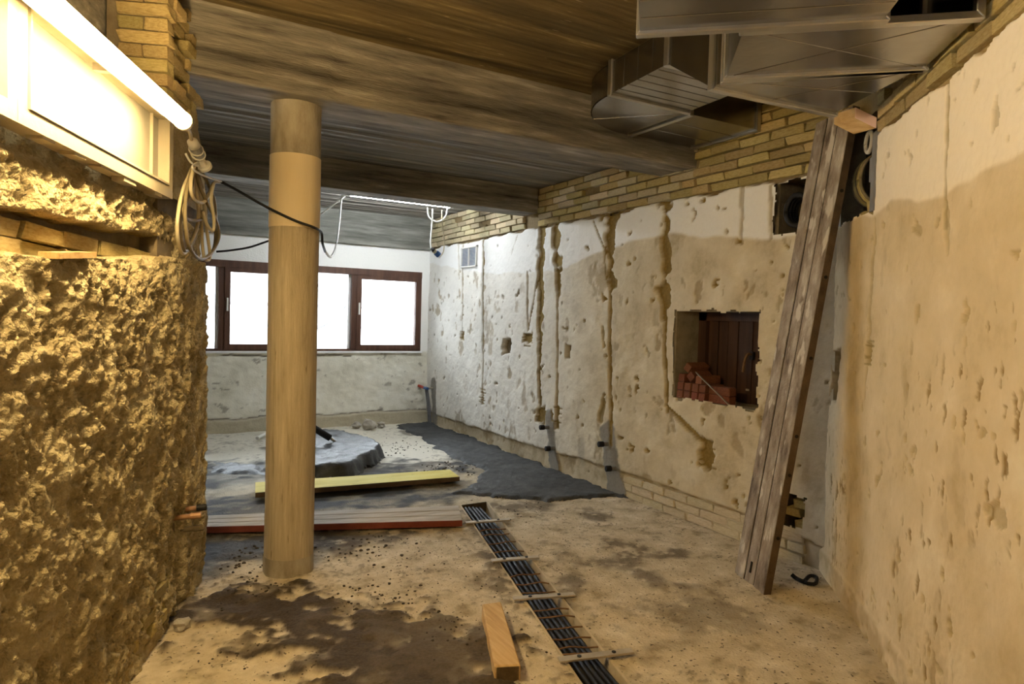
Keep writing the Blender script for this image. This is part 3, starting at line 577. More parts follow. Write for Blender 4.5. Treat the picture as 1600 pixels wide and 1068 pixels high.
# outside the window
mb = MB(); mb.box((-6, YB + 3.2, -1), (9, YB + 3.25, 2.9))
sheet = mb.build('site_sheeting', 'sheeting'); tag(sheet, 'pale construction sheeting seen through the far window', 'sheeting')
for k in range(6): MB().tube([(-6, YB + 3.12, .55 + .36 * k), (9, YB + 3.12, .55 + .36 * k)], .022, 6).build('batten', 'grey_plastic', sheet)
mb = MB(); mb.box((-8, YB + .35, -.6), (11, YB + 6, -.5)); tag(mb.build('outside_ground', 'sheeting'), 'pale ground outside the far window', 'ground', kind='structure')
cab = MB().tube(spline([onK((553, 428), -.30), onK((548, 460), -.30), onK((530, 492), -.30), onK((498, 512), -.30), onK((470, 516), -.30)]), .009, 6).build('hanging_cable', 'grey_plastic'); tag(cab, 'thin cable sagging outside behind the far window pane', 'cable')
# daylight sampling portal for the far window
pl = bpy.data.lights.new('window_portal', 'AREA'); pl.shape = 'RECTANGLE'; pl.size = WX1 - WX0; pl.size_y = WZ1 - WZ0; pl.cycles.is_portal = True
po = bpy.data.objects.new('window_portal', pl); COL.objects.link(po); po.location = ((WX0 + WX1) / 2, YB + .16, (WZ0 + WZ1) / 2); po.rotation_euler = (-math.pi / 2, 0, 0)

wl_ = thing('window_2', 'cream framed opal glazed window above the rubble wall', None, L(0, 0, 2), kind='structure')
def lframe(sa, sb, za, zb, w, oa, ob, name, mat, par):
    global mb
    mb = MB(); lb(sa, sa + w, oa, ob, za, zb); lb(sb - w, sb, oa, ob, za, zb); lb(sa + w, sb - w, oa, ob, za, za + w); lb(sa + w, sb - w, oa, ob, zb - w, zb); return mb.build(name, mat, par)
ZW = 2.40
lframe(-.78, .445, 2.0, ZW, .05, -.06, .012, 'frame', 'frame_cream', wl_); lframe(-2.2, -.775, 2.0, ZW, .05, -.06, .012, 'frame', 'frame_cream', wl_)
sa_ = lframe(-.725, .39, 2.052, ZW - .052, .008, -.05, .018, 'glazing_bead', 'frame_cream', wl_)
mb = MB(); lb(-.73, .395, -.04, -.03, 2.04, ZW - .04); mb.build('pane', 'opal_glass', wl_)
mb = MB(); lb(.285, .292, -.03, -.018, 2.05, ZW - .05); mb.build('pane_joint', 'frame_cream', wl_)
mb = MB(); lb(-2.15, -.83, -.05, -.04, 2.04, ZW - .04); mb.build('pane', 'window_glass', wl_)
mb = MB(); lb(-2.3, -.80, -.30, -.28, 1.9, ZW + .1); mb.build('blind', 'frame_cream', wl_)
mb = MB(); lb(-2.3, .44, -.30, .01, ZW, ZW + .012); mb.build('head_board', 'frame_cream', wl_)
for k in range(6): 
    s = -.85 + k * .21 + random.uniform(-.06, .06); mb = MB(); lb(s, s + random.uniform(.05, .16), -.04, .006, random.uniform(1.982, 1.993), 2.0); mb.build('sealant_flake', 'frame_cream', wl_)

# ================================================================== COLUMN
CX, CY, CR = .825, 3.965, .138
col = thing('round_column', 'round tan concrete column with a smooth cream band near its top', 'column', (CX, CY, 0))
def shaft(z0, z1, r, name, mat, rag=0.0, facets=0):
    n = 72; zs = np.linspace(z0, z1, max(3, int((z1 - z0) / .05))); th = np.linspace(0, 2 * math.pi, n + 1)
    T, Z = np.meshgrid(th, zs); rr = r + .0022 * (vnoise(np.floor(T / (2 * math.pi) * 22) * 3.7, Z * 0, 4) - .5) * (1 if facets else 0) + rag * (fbm(np.cos(T) * 3 + 5, Z * 3 + np.sin(T) * 3, 3, 3) - .5)
    if z1 > 2.5: pass
    return grid_mesh(name, np.stack([CX + rr * np.cos(T), CY + rr * np.sin(T), Z], -1), mat, parent=col)
shaft(-.02, .10, CR + .003, 'foot', 'column_grey', .01); shaft(.095, 1.985, CR, 'shaft', 'column_tan', .005, 1)
shaft(1.98, 2.385, CR + .003, 'cream_band', 'column_cream', .002, 1); shaft(2.38, 2.69, CR, 'column_head', 'column_grey', .005, 1)

# ================================================================== DUCTS
def ring(P, z0, z1): return [(*P[0], z0), (*P[1], z0), (*P[1], z1), (*P[0], z1)]      # left/right plan points -> rectangle
def shrink(R, t):
    R = [np.array(q, float) for q in R]; c = sum(R) / 4; a = (R[1] - R[0]); a /= np.linalg.norm(a); b = np.array([0, 0, 1.])
    return [R[0] + a * t + b * t, R[1] - a * t + b * t, R[2] - a * t - b * t, R[3] + a * t - b * t]
def grow(R, t): return shrink(R, -t)
def panels(t, R0, R1, names=('bottom_panel', 'side_panel', 'top_panel', 'side_panel')):
    I0 = shrink(R0, .006); I1 = shrink(R1, .006); R0 = [np.array(q, float) for q in R0]; R1 = [np.array(q, float) for q in R1]
    out = []
    for k in range(4):
        j = (k + 1) % 4; out.append(MB().hexa([R0[k], R0[j], I0[j], I0[k]], [R1[k], R1[j], I1[j], I1[k]]).build(names[k], 'steel', t))
    return out
def flange(t, R, dirv, w=.028, th=.018):
    R = [np.array(q, float) for q in R]; O = grow(R, .014); I = shrink(R, w - .014); dv = np.array([dirv[0], dirv[1], 0.]) * th
    for k in range(4):
        j = (k + 1) % 4; MB().hexa([O[k] - dv, O[j] - dv, I[j] - dv, I[k] - dv], [O[k] + dv, O[j] + dv, I[j] + dv, I[k] + dv]).build('flange', 'steel_flange', t, bevel=.003)
def seams(t, a0, a1, b0, b1, n, up=(0, 0, -1), r=.0022):
    a0, a1, b0, b1 = (np.array(q, float) for q in (a0, a1, b0, b1))
    for k in range(1, n + 1):
        f = k / (n + 1); MB().tube([a0 + (a1 - a0) * f, b0 + (b1 - b0) * f], r, 4).build('seam', 'steel', t)
ZT = 3.0
G0 = [(3.06, 3.705), (3.06, 3.13)]; G1 = [(3.80, 3.705), (3.80, 3.115)]
t = thing('air_duct', 'short straight steel duct entering the brick wall', 'duct', (3.4, 3.4, 2.82))
panels(t, ring(G0, 2.82, ZT), ring(G1, 2.82, ZT)); flange(t, ring(G0, 2.82, ZT), (1, 0)); flange(t, ring([(3.665, 3.705), (3.665, 3.117)], 2.82, ZT), (1, 0)); seams(t, (3.08, 3.70, 2.819), (3.08, 3.13, 2.819), (3.66, 3.70, 2.819), (3.66, 3.13, 2.819), 2)
t = thing('air_duct', 'curved steel duct elbow with a rounded outer cheek', 'duct', (2.8, 3.3, 2.82))
pc = np.array([3.035, 3.125]); ro = .615; ri = .022; na = 14
arc = lambda r: [(pc[0] + r * math.cos(a), pc[1] + r * math.sin(a) * .96) for a in np.linspace(math.pi, math.pi / 2, na)]
Ao, Ai = arc(ro), arc(ri); Ao2 = arc(ro - .006)
for nm, za, zb in (('bottom_panel', 2.82, 2.826), ('top_panel', ZT - .006, ZT)):
    for h in (0, 1):
        rr = range(0, na // 2 + 1) if h == 0 else range(na // 2, na)
        P = [Ao[k] for k in rr] + [Ai[k] for k in reversed(rr)]; MB().prism(P, za - (.0015 if h else 0), zb).build(nm, 'steel', t)
MB().prism(Ao + Ao2[::-1], 2.82, ZT).build('outer_cheek', 'steel', t, smooth=False)
MB().prism(Ai + [pc], 2.82, ZT).build('inner_cheek', 'steel', t)
F1 = [(2.415, 3.115), (3.012, 3.105)]
t = thing('air_duct', 'straight steel duct between elbow and sloped offset', 'duct', (2.7, 2.85, 2.82))
F3 = [(2.372, 2.60), (2.975, 2.56)]
panels(t, ring(F3, 2.82, ZT), ring(F1, 2.82, ZT)); flange(t, ring(F1, 2.82, ZT), (0, 1)); flange(t, ring(F3, 2.82, ZT), (0, 1))
seams(t, (*F3[0], 2.819), (*F3[1], 2.819), (*F1[0], 2.819), (*F1[1], 2.819), 0)
for k in range(1, 6):
    y = 2.60 + .085 * k; MB().tube([(2.39, y, 2.819), (3.0, y - .02, 2.819)], .002, 4).build('seam', 'steel', t)
for k in range(1, 4): MB().tube([(2.372 + .0425 * k / 4 - .001, 2.60 + .515 * k / 4, 2.82), (2.372 + .0425 * k / 4 - .001, 2.60 + .515 * k / 4, ZT)], .002, 4).build('seam', 'steel', t)
F4 = [(2.261, 2.183), (3.023, 2.109)]; F5 = [(2.236, 2.093), (2.770, 1.550)]; ZL = 2.56
t = thing('air_duct', 'sloped steel offset duct dropping to the lower duct run', 'duct', (2.65, 2.35, 2.56))
panels(t, ring(F4, ZL, ZT), ring(F3, 2.82, ZT)); flange(t, ring(F4, ZL, ZT), (.1, .995))
t = thing('air_duct', 'wedge shaped steel duct bend above the leaning panel', 'duct', (2.6, 1.95, 2.56))
panels(t, ring(F5, ZL, ZT), ring(F4, ZL, ZT)); flange(t, ring(F5, ZL, ZT), (.668, .744))
for a, b in [((2.236, 2.1), (2.9, 1.82)), ((2.6, 2.15), (2.798, 1.53))]: MB().tube([(*a, ZL - .0005), (*b, ZL - .0005)], .0015, 4).build('cross_break', 'steel', t)
def bq(s, o): q = B(s, o, 0); return (q[0], q[1])
F5b = [bq(-1.335, .80), bq(-1.335, .035)]; F6b = [bq(-1.80, .79), bq(-1.80, .035)]
t = thing('air_duct', 'cross-creased steel duct beside the near tan wall, one end open', 'duct', (*bq(-1.57, .4), ZL))
R0, R1 = ring(F6b, ZL, ZT), ring(F5b, ZL, ZT); panels(t, R0, R1); flange(t, R1, (.668, .744)); flange(t, R0, (.668, .744))
for a, b in [(R0[0], R1[1]), (R0[1], R1[0])]: MB().tube([(a[0], a[1], ZL - .0005), (b[0], b[1], ZL - .0005)], .0015, 4).build('cross_break', 'steel', t)
F6c = [bq(-1.83, 1.155), bq(-1.83, .335)]; F7c = [bq(-3.6, 1.155), bq(-3.6, .335)]
t = thing('air_duct', 'wide flat steel duct overhead at the top edge of the picture', 'duct', (*bq(-2.5, .7), ZL))
R0, R1 = ring(F7c, ZL, ZT), ring(F6c, ZL, ZT); panels(t, R0, R1); flange(t, R1, (.668, .744)); flange(t, R0, (.668, .744))
for k in range(12): 
    s = -1.95 - .13 * k; a = B(s, 1.15, ZL - .0005); b = B(s, .34, ZL - .0005); MB().tube([a, b], .002, 4).build('seam', 'steel', t)
MB().hexa(shrink(R0, .01), [q + np.array([.02, .02, 0]) for q in shrink(R0, .01)]).build('end_panel', 'steel', t)

# ================================================================== LAMPS
t = thing('tube_light', 'long glowing tube light mounted along the left window head', 'lamp', L(-.5, .16, 2.27))
TZ = 2.268
MB().tube([L(-1.38, .16, TZ), L(.10, .16, TZ)], .034, 14).build('tube', 'tube_warm', t, smooth=True)
mb = MB(); lb(-1.39, .10, .085, .122, TZ + .012, TZ + .052); mb.build('housing', 'white_plastic', t)
for a, b in ((.10, .135), (-1.38, -1.42)): MB().tube([L(a, .16, TZ), L((a + b) / 2, .16, TZ), L(b, .16, TZ)], [.038, .039, .029], 14).build('end_cap', 'opal_glass', t, smooth=True)
for s_ in (-1.0, -.3): mb = MB(); lb(s_ - .015, s_ + .015, .0, .10, TZ + .04, TZ + .065); mb.build('bracket', 'steel_flange', t)
MB().tube(spline([L(.125, .16, TZ - .01), onL((296, 205), .12), onL((299, 218), .08)]), .008, 8).build('lead', 'cream_cable', t, smooth=True)
y2, z2 = 7.20, 2.80
t = thing('tube_light', 'cool white tube light hung under the far ceiling', 'lamp', (2.7, y2, z2))
MB().tube([(2.08, y2, z2), (3.26, y2, z2)], .019, 12).build('tube', 'tube_cool', t, smooth=True)
for a, b in ((2.08, 2.02), (3.26, 3.31)): MB().tube([(a, y2, z2), (b, y2, z2)], .021, 12).build('end_cap', 'white_plastic', t, smooth=True)
MB().box((2.04, y2 - .02, z2 + .024), (3.29, y2 + .02, z2 + .05)).build('batten', 'white_plastic', t)
for x in (2.3, 3.05): MB().tube([(x, y2, z2 + .04), (x, y2, 2.88)], .004, 6).build('hanger', 'steel_flange', t)
t = thing('tube_light', 'added unseen warm fill tube on the ceiling behind the camera', 'lamp', (0.1, .2, 2.98))  # unseen lamp added to fill the room from behind the camera
MB().tube([(-.55, -.35, 2.93), (.75, -.30, 2.93)], .03, 12).build('tube', 'fill_rear', t, smooth=True)
MB().box((-.6, -.37, 2.965), (.8, -.27, 3.03)).build('housing', 'white_plastic', t)

# far lamp cables and plug
py = y2 - .02
q = lambda p, y=py: onpl(p, (0, 1, 0), y)
t = thing('lamp_cable', 'white flex looping down from the far tube light', 'cable', q((683, 340)))
MB().tube(spline([q((668, 324)), q((670, 338)), q((680, 346)), q((690, 344)), q((697, 336)), q((699, 326))]), .009, 6).build('loop', 'white_cable', t, smooth=True)
MB().tube(spline([q((676, 326)), q((675, 350)), q((673, 375)), q((673.5, 388))]), .010, 6).build('drop', 'white_cable', t, smooth=True)
MB().tube(spline([q((690.5, 328)), q((691, 350)), q((694, 375)), q((693, 392)), q((688, 401))]), .007, 6).build('drop', 'cream_cable', t, smooth=True)
t = thing('plug_connector', 'small dark blue plug hanging from the far tube light', 'plug', q((681, 395)))
a, b = q((673.5, 387)), q((688, 401)); pt = lambda f: a + (b - a) * f
MB().tube([pt(0), pt(.2), pt(.3)], [.012, .02, .026], 10).build('boot', 'black_plastic', t, smooth=True); MB().tube([pt(.3), pt(.5)], .027, 10).build('collar', 'cream_cable', t); MB().tube([pt(.5), pt(.85)], .034, 10).build('body', 'blue_plastic', t); MB().tube([pt(.85), pt(1.0)], [.03, .024], 10).build('cap', 'white_plastic', t)

# coiled lead on the left pier, with its plug
def ql(p, off=.05): return onL(p, off)
t = thing('coiled_lead', 'coiled cream and olive extension lead hanging on the pier', 'cable', ql((303, 330)))
LOOPS = [([(303, 258), (285, 300), (277, 350), (280, 385), (287, 396), (298, 380), (310, 340), (303, 258)], 'cream_cable', .05), ([(302, 258), (290, 310), (292, 370), (303, 398), (318, 404), (332, 392), (342, 370), (338, 345), (325, 320), (312, 290), (304, 260)], 'olive_cable', .07),
         ([(304, 258), (298, 285), (302, 310), (318, 316), (328, 300), (334, 286), (345, 284)], 'cream_cable', .08), ([(305, 260), (297, 300), (286, 328), (292, 342), (310, 344), (322, 334), (318, 300), (306, 262)], 'olive_cable', .06),
         ([(300, 258), (283, 318), (284, 372), (290, 392), (304, 372), (312, 320), (304, 260)], 'olive_cable', .04), ([(306, 260), (318, 300), (322, 350), (328, 400), (320, 404), (316, 380), (314, 330), (306, 262)], 'cream_cable', .05),
         ([(334, 286), (330, 310), (334, 340), (333, 360), (324, 352), (316, 330)], 'cream_cable', .09), ([(310, 262), (324, 285), (336, 320), (336, 380), (326, 402)], 'olive_cable', .045)]
for P, m, off in LOOPS: MB().tube(spline([ql(p, off + .012 * math.sin(i)) for i, p in enumerate(P)], 6), .0085, 6).build('loop', m, t, smooth=True)
MB().tube(spline([ql((290, 240), .07), ql((297, 252), .08), ql((306, 258), .09), ql((312, 252), .08), ql((300, 262), .10), ql((320, 275), .09), ql((348, 284), .09)], 6), .005, 6).build('tie', 'white_cable', t, smooth=True)
t = thing('plug_connector', 'white and grey plug tied below the end of the left tube light', 'plug', ql((308, 240)))
a, b = ql((299, 218), .08), ql((320, 262), .10); pt = lambda f: a + (b - a) * f
MB().tube([pt(0), pt(.05), pt(.25)], [.014, .024, .026], 14).build('gland', 'white_plastic', t, smooth=True); MB().tube([pt(.25), pt(.62)], .027, 12).build('body', 'grey_plastic', t); MB().tube([pt(.62), pt(.92)], .017, 12).build('socket', 'white_plastic', t); MB().tube([pt(.90), pt(1.0)], .036, 16).build('cap', 'white_plastic', t, bevel=.002)
for f in (.35, .5): MB().tube([pt(f) + np.array([.03 * math.cos(k), .03 * math.sin(k) * .3, .03 * math.sin(k)]) for k in np.linspace(0, 6.28, 14)], .004, 5).build('string', 'white_cable', t)
colq = lambda p: onpl(p, (.5, .865, 0), .5 * CX + .865 * CY - CR - .01)
t = thing('power_cable', 'black cable strung from the pier across the column to the far tube light', 'cable', (CX, CY - .2, 2.0))
MB().tube(spline([ql((346, 284), .09), ql((372, 298), .15), colq((418, 324)), colq((460, 344)), colq((490, 355)), onpl((502, 363), (0, 1, 0), CY - .02), onpl((504, 380), (0, 1, 0), CY + .05), onpl((508, 393), (0, 1, 0), 4.3)]), .008, 6).build('sheath', 'black_plastic', t, smooth=True)
MB().tube(spline([onpl((508, 393), (0, 1, 0), 4.3), onpl((517, 401), (0, 1, 0), 4.9), onpl((525, 385), (0, 1, 0), 5.7), onpl((530, 350), (0, 1, 0), 6.6), onpl((534, 308), (0, 1, 0), 7.2), onpl((539, 307), (0, 1, 0), 7.2)]), .009, 6).build('lead', 'white_cable', t, smooth=True)
t = thing('stay_wire', 'white wire running up from behind the column to the far tube light', 'cable', q((520, 320)))
MB().tube([q((539, 306)), q((500, 336)), q((440, 372))], .008, 6).build('wire', 'white_cable', t)
t = thing('loose_cable', 'thin black cable sagging in front of the far window head', 'cable', (.9, 6.5, 2.3))
MB().tube(spline([onpl((338, 393), (0, 1, 0), 6.5), onpl((360, 391), (0, 1, 0), 6.5), onpl((390, 386), (0, 1, 0), 6.5), onpl((420, 376), (0, 1, 0), 6.5)]), .009, 6).build('cable', 'black_plastic', t, smooth=True)

# ================================================================== LEANING PANEL, TIMBER OFFCUT
bl = np.array([3.208, 2.769, 0.0]); br = np.array([3.079, 2.447, 0.0]); U = np.array([.352, -.170, 2.72]); Wd = br - bl
nrm = np.cross(Wd, U); nrm /= np.linalg.norm(nrm); nrm = nrm if nrm @ np.array([-1, 0, 0]) < 0 else -nrm   # away from the viewer's side
th = nrm * .042
t = thing('formwork_panel', 'worn paint-splashed three-board formwork panel leaning in the corner', 'panel', (bl + br) / 2)
cuts = [0, .335, .655, 1]
for k in range(3):
    a0 = bl + Wd * (cuts[k] + .017); a1 = bl + Wd * (cuts[k + 1] - .017); e = nrm * (.002 * (k % 2))
    MB().hexa([a0 + e, a1 + e, a1 + th, a0 + th], [a0 + U + e, a1 + U + e, a1 + U + th, a0 + U + th]).build('board', 'old_board', t, bevel=.002)
MB().hexa([bl + th * .12, br + th * .12, br + th * .9, bl + th * .9], [bl + th * .12 + U * .999, br + th * .12 + U * .999, br + th * .9 + U * .999, bl + th * .9 + U * .999]).build('gap_shade', 'hole_shade', t)  # added near-black sheet, paints the shade in the gaps between boards
MB().hexa([br, br + Wd * .006, br + Wd * .006 + th, br + th], [br + U, br + Wd * .006 + U, br + Wd * .006 + U + th, br + U + th]).build('side_edge', 'board_edge', t)
c = bl + Wd * .50 + U * .035; MB().obox(c - nrm * .001, Wd / np.linalg.norm(Wd) * .007, U / np.linalg.norm(U) * .032, nrm * .003).build('notch', 'hole_shade', t)
for f in (.12, .25, .33, .49, .655, .83): 
    c = br + Wd * .008 + U * f + th * .5; MB().tube([c, c + Wd * .015], .010, 8).build('bolt', 'hole_shade', t)
t = thing('timber_offcut', 'short timber offcut with pink painted side wedged above the leaning panel', 'timber', (3.3, 2.25, 2.6))
A0, A1, A2 = onB((1303, 186), .16), onB((1336, 176), .09), onB((1369, 192), .0)
up = np.array([0, 0, .028])
e1 = A1 - A0; e2 = A2 - A1
MB().hexa([A0 - up, A1 - up, A1 + e2 - up, A0 + e2 - up], [A0 + up, A1 + up, A1 + e2 + up, A0 + e2 + up]).build('block', 'timber', t, bevel=.002)
MB().hexa([A1 - up * .95 - e1 * .0, A1 + e2 - up * .95, A1 + e2 - up * .95 + e1 * .015, A1 - up * .95 + e1 * .015], [A1 + up * .95, A1 + e2 + up * .95, A1 + e2 + up * .95 + e1 * .015, A1 + up * .95 + e1 * .015]).build('painted_side', 'pink_paint', t)

# ================================================================== HATCH NICHE
XD = XA + .27
t = thing('hatch_door', 'dark brown double-leaf wooden hatch at the back of the wall niche', 'hatch', (XD, 3.45, NZ0))
mb = MB(); mb.box((XD - .03, NY0 - .02, NZ1 - .07), (XD + .06, NY1 - .02, NZ1)); mb.box((XD - .03, NY0 - .03, NZ0), (XD + .06, NY0 + .03, NZ1)); mb.box((XD - .03, NY1 - .10, NZ0), (XD + .06, NY1 - .02, NZ1)); mb.build('frame', 'dark_door', t)
edges = np.linspace(NY0 + .03, NY1 - .10, 8)
for k in range(7): MB().box((XD + .0 + .006 * (k % 2), edges[k] + .003, NZ0 + .0), (XD + .035, edges[k + 1] - .003, NZ1 - .07)).build('plank', 'dark_door', t, bevel=.002)
MB().box((XD - .012, 3.335, NZ0), (XD + .01, 3.375, NZ1 - .07)).build('cover_strip', 'dark_door', t)
hd = MB().box((XD - .03, 3.31, 1.25), (XD - .012, 3.34, 1.31)).build('handle_plate', 'black_plastic', t); MB().tube(spline([(XD - .03, 3.325, 1.29), (XD - .07, 3.325, 1.29), (XD - .075, 3.345, 1.24), (XD - .07, 3.36, 1.16)]), .010, 8).build('handle', 'rust', hd, smooth=True)
MB().box((XD - .016, 3.345, 1.02), (XD - .012, 3.375, 1.035)).build('keyplate', 'steel_strap', t)
bm_ = brick_mesh('red_brick', 5, 'brick_red', .03)
def rbrick(y, z, x, ln, rx, label):
    o = bpy.data.objects.new('red_brick', bm_); COL.objects.link(o); o.location = (x, y, z); o.scale = (.20, .066, .062); o.rotation_euler = (rx, 0, ln)
    tag(o, label, 'brick', 'red bricks stacked in the wall niche')
zf = NZ0 + .031
spots = [(3.80, 0, 'end of the bottom row by the niche jamb'), (3.725, 0, 'second in the bottom row from the niche jamb'), (3.645, 0, 'third in the bottom row from the niche jamb')]
for y, k, lab in spots: rbrick(y, zf, XA + .11, 0, 0, 'small red brick, ' + lab)
for (y, lab) in [(3.80, 'second layer next to the niche jamb'), (3.725, 'second layer, second from the niche jamb'), (3.645, 'second layer, third from the niche jamb'), (3.572, 'second layer, fourth from the niche jamb')]: rbrick(y, zf + .063, XA + .115, 0, 0, 'small red brick, ' + lab)
rbrick(3.572, zf, XA + .11, 0, 0, 'small red brick, fourth in the bottom row from the niche jamb')
rbrick(3.795, zf + .127, XA + .12, 0, 0, 'small red brick, third layer against the niche jamb'); rbrick(3.70, zf + .143, XA + .12, 0, .75, 'small red brick standing on its corner in the third layer')
rbrick(3.615, zf + .126, XA + .12, 0, 0, 'small red brick, third layer right of the tilted one'); rbrick(3.745, zf + .207, XA + .13, 0, .5, 'small red brick tilted on top of the niche stack')
for (dz, lab) in [(0, 'lower of the two red bricks laid lengthwise at the front of the stack'), (.063, 'upper of the two red bricks laid lengthwise at the front of the stack')]: rbrick(3.425, zf + dz, XA + .065, math.pi / 2, 0, lab)
a, b = onA((1088, 582), -.012), onA((1141, 634), -.012); st = MB().obox((a + b) / 2, (b - a) / 2, np.array([0, .007, .007]), np.array([.006, 0, 0])).build('wooden_stick', 'steel_strap'); tag(st, 'thin pale stick leaning over the red bricks in the niche', 'stick')

# ================================================================== WALL FITTINGS
t = thing('vent_grille', 'square metal louvre vent high on the far right wall', 'vent', (XA, 7.5, 2.25))
gy0, gy1, gz0, gz1 = 7.285, 7.725, 2.13, 2.385
mb = MB(); xx = (XA - .03, XA + .0); mb.box((xx[0], gy0, gz0), (xx[1], gy0 + .02, gz1)); mb.box((xx[0], gy1 - .02, gz0), (xx[1], gy1, gz1)); mb.box((xx[0], gy0, gz0), (xx[1], gy1, gz0 + .015)); mb.box((xx[0], gy0, gz1 - .015), (xx[1], gy1, gz1)); mb.box((xx[0], (gy0 + gy1) / 2 - .006, gz0), (xx[1], (gy0 + gy1) / 2 + .006, gz1)); mb.build('frame', 'white_plastic', t)
MB().box((XA - .008, gy0 + .01, gz0 + .01), (XA + .002, gy1 - .01, gz1 - .01)).build('backing', 'blue_plastic', t)
for k in range(13):
    zz = gz0 + .022 + k * .0172; MB().hexa([(XA - .026, gy0 + .02, zz - .006), (XA - .026, gy1 - .02, zz - .006), (XA - .010, gy1 - .02, zz + .004), (XA - .010, gy0 + .02, zz + .004)], [(XA - .026, gy0 + .02, zz - .003), (XA - .026, gy1 - .02, zz - .003), (XA - .010, gy1 - .02, zz + .007), (XA - .010, gy0 + .02, zz + .007)]).build('slat', 'vent_grey', t)
def stub(c, d, r, ln, m1, m2, label):
    c = np.array(c, float); d = np.array(d, float); d /= np.linalg.norm(d)
    t = thing('pipe_stub', label, 'pipe', c); MB().tube([c - d * .05, c + d * ln * .6], r * .8, 10).build('pipe', m1, t, smooth=True); MB().tube([c + d * ln * .5, c + d * ln * .95, c + d * ln], [r, r, r * .7], 10).build('cap', m2, t)
cA = lambda p: onA(p)
t = thing('water_valve', 'red and blue capped pipe tap in the far wall corner', 'pipe', cA((676, 606)))
c = cA((676, 606)); MB().tube([c + np.array([-.10, -.06, 0]), c + np.array([-.10, .06, 0])], .02, 10).build('body', 'blue_plastic', t); MB().tube([c + np.array([-.10, .06, 0]), c + np.array([-.12, .22, .015])], .02, 10).build('red_cap', 'red_plastic', t); MB().tube([c + np.array([.05, 0, 0]), c + np.array([-.10, 0, 0])], .014, 8).build('pipe', 'steel_strap', t)
for sx in (-.03, .04): MB().tube([c + np.array([-.09, sx, -.01]), c + np.array([-.05, sx, -.25]), c + np.array([-.03, sx, -.5])], .014, 8).build('riser', 'slate_paint', t)
for p, lab in [((857, 667), 'dark capped pipe stub high beside the narrow chase'), ((866, 700), 'dark capped pipe stub low beside the narrow chase'), ((950, 693), 'dark capped pipe stub high in the cement patch'), ((962, 731), 'dark capped pipe stub low in the cement patch')]:
    stub(cA(p), (-1, .15, 0), .026, .10, 'slate_paint', 'black_plastic', lab)
    c = cA(p); 
for p, lab, m in [((290, 795), 'pipe stub with dark tip, topmost on the left pier', 'black_plastic'), ((280, 808), 'copper pipe stub, middle one on the left pier', 'copper_pipe'), ((285, 827), 'dusty pipe stub, lowest on the left pier', 'mortar')]:
    stub(onL(p, -.02), (.93, -.1, .02), .017, .10, 'copper_pipe' if m != 'mortar' else m, m, lab)
# conduits in the two cavities
t = thing('conduit_ring', 'black corrugated conduit end in the wall cavity left of the panel', 'conduit', (XA + .05, 2.83, 2.24))
for k in range(4): MB().tube([(XA + .02 + .03 * k, 2.82 + .085 * math.cos(a), 2.25 + .10 * math.sin(a)) for a in np.linspace(0, 2 * math.pi, 20)], .017, 6).build('rib', 'black_plastic', t, smooth=True)
t = thing('conduit_coil', 'coil of yellowish corrugated conduit in the corner cavity', 'conduit', B(-.40, -.05, 2.33))
for k in range(7): MB().tube([B(-.20 - .022 * k, -.12 + .10 * math.cos(a), 2.33 + .135 * math.sin(a)) for a in np.linspace(0, 2 * math.pi, 22)], .0095, 6).build('turn', 'conduit_yellow' if k % 3 else 'olive_cable', t, smooth=True)
t = thing('pipe_end', 'open round pipe end above the conduit coil', 'pipe', B(-.52, -.05, 2.47))
for rr, m in ((.052, 'stone'),): MB().tube([B(-.53 + rr * math.cos(a), .0, 2.475 + rr * math.sin(a)) for a in np.linspace(0, 2 * math.pi, 20)], .011, 8).build('rim', m, t, smooth=True)
MB().tube([B(-.53, -.14, 2.475), B(-.53, -.005, 2.475)], .05, 16).build('bore', 'hole_shade', t)
mb = MB(); bb(-.59, -.50, -.16, -.015, 2.27, 2.40); o = mb.build('junction_box', 'slate_paint', bevel=.004); tag(o, 'grey junction box under the pipe end in the corner cavity', 'box')
wb = MB().obox(onL((108, 398), -.01), np.array([.358, .934, .10]) * .125, np.array([.934, -.358, 0]) * .03, np.array([0, 0, .010])).build('wood_slat', 'timber'); tag(wb, 'broken wooden slat lying on the ledge of the left wall slot', 'board')

# ================================================================== TRENCH CONTENTS
TD = np.array([.2685, .9633, 0]); TN = np.array([.9633, -.2685, 0])
for sd, f, nm in ((1, TR, 'pale board lining the right edge of the cable trench'), (-1, TL, 'board lining the left edge of the cable trench')):
    y0, y1 = YS, YT - .01; a = np.array([f(y0), y0, 0]); b = np.array([f(y1), y1, 0]); dv = TN * (-sd) * .012
    o = MB().hexa([a + (0, 0, -.14), b + (0, 0, -.14), b + dv + (0, 0, -.14), a + dv + (0, 0, -.14)], [a + (0, 0, .004), b + (0, 0, .004), b + dv + (0, 0, .004), a + dv + (0, 0, .004)]).build('trench_board', 'floor_plain'); tag(o, nm, 'board')
NC = 11
ORD = ['first', 'second', 'third', 'fourth', 'fifth', 'sixth', 'seventh', 'eighth', 'ninth', 'tenth', 'eleventh']
for k in range(NC):
    f = (k + .9) / (NC + .8); ph = random.uniform(0, 6); P = []
    for y in np.linspace(1.2, YT - .03, 34):
        xl, xr = TL(y) + .02, TR(y) - .02; g = f + .035 * math.sin(y * 4) + .012 * math.sin(y * 9 + ph)
        if y > 4.3: g = g - .18 * g * ((y - 4.3) / .45) ** 2
        P.append((xl + (xr - xl) * min(.96, max(.04, g)), y, -.046 + .008 * math.sin(y * 3 + .3 * k) + .020 * (k % 2)))
    o = MB().tube(P, random.choice([.0095, .0105, .011]), 7).build('trench_cable', 'black_plastic', smooth=True); tag(o, 'black cable running along the floor trench, %s from its left edge' % ORD[k], 'cable', 'cables in the floor trench')
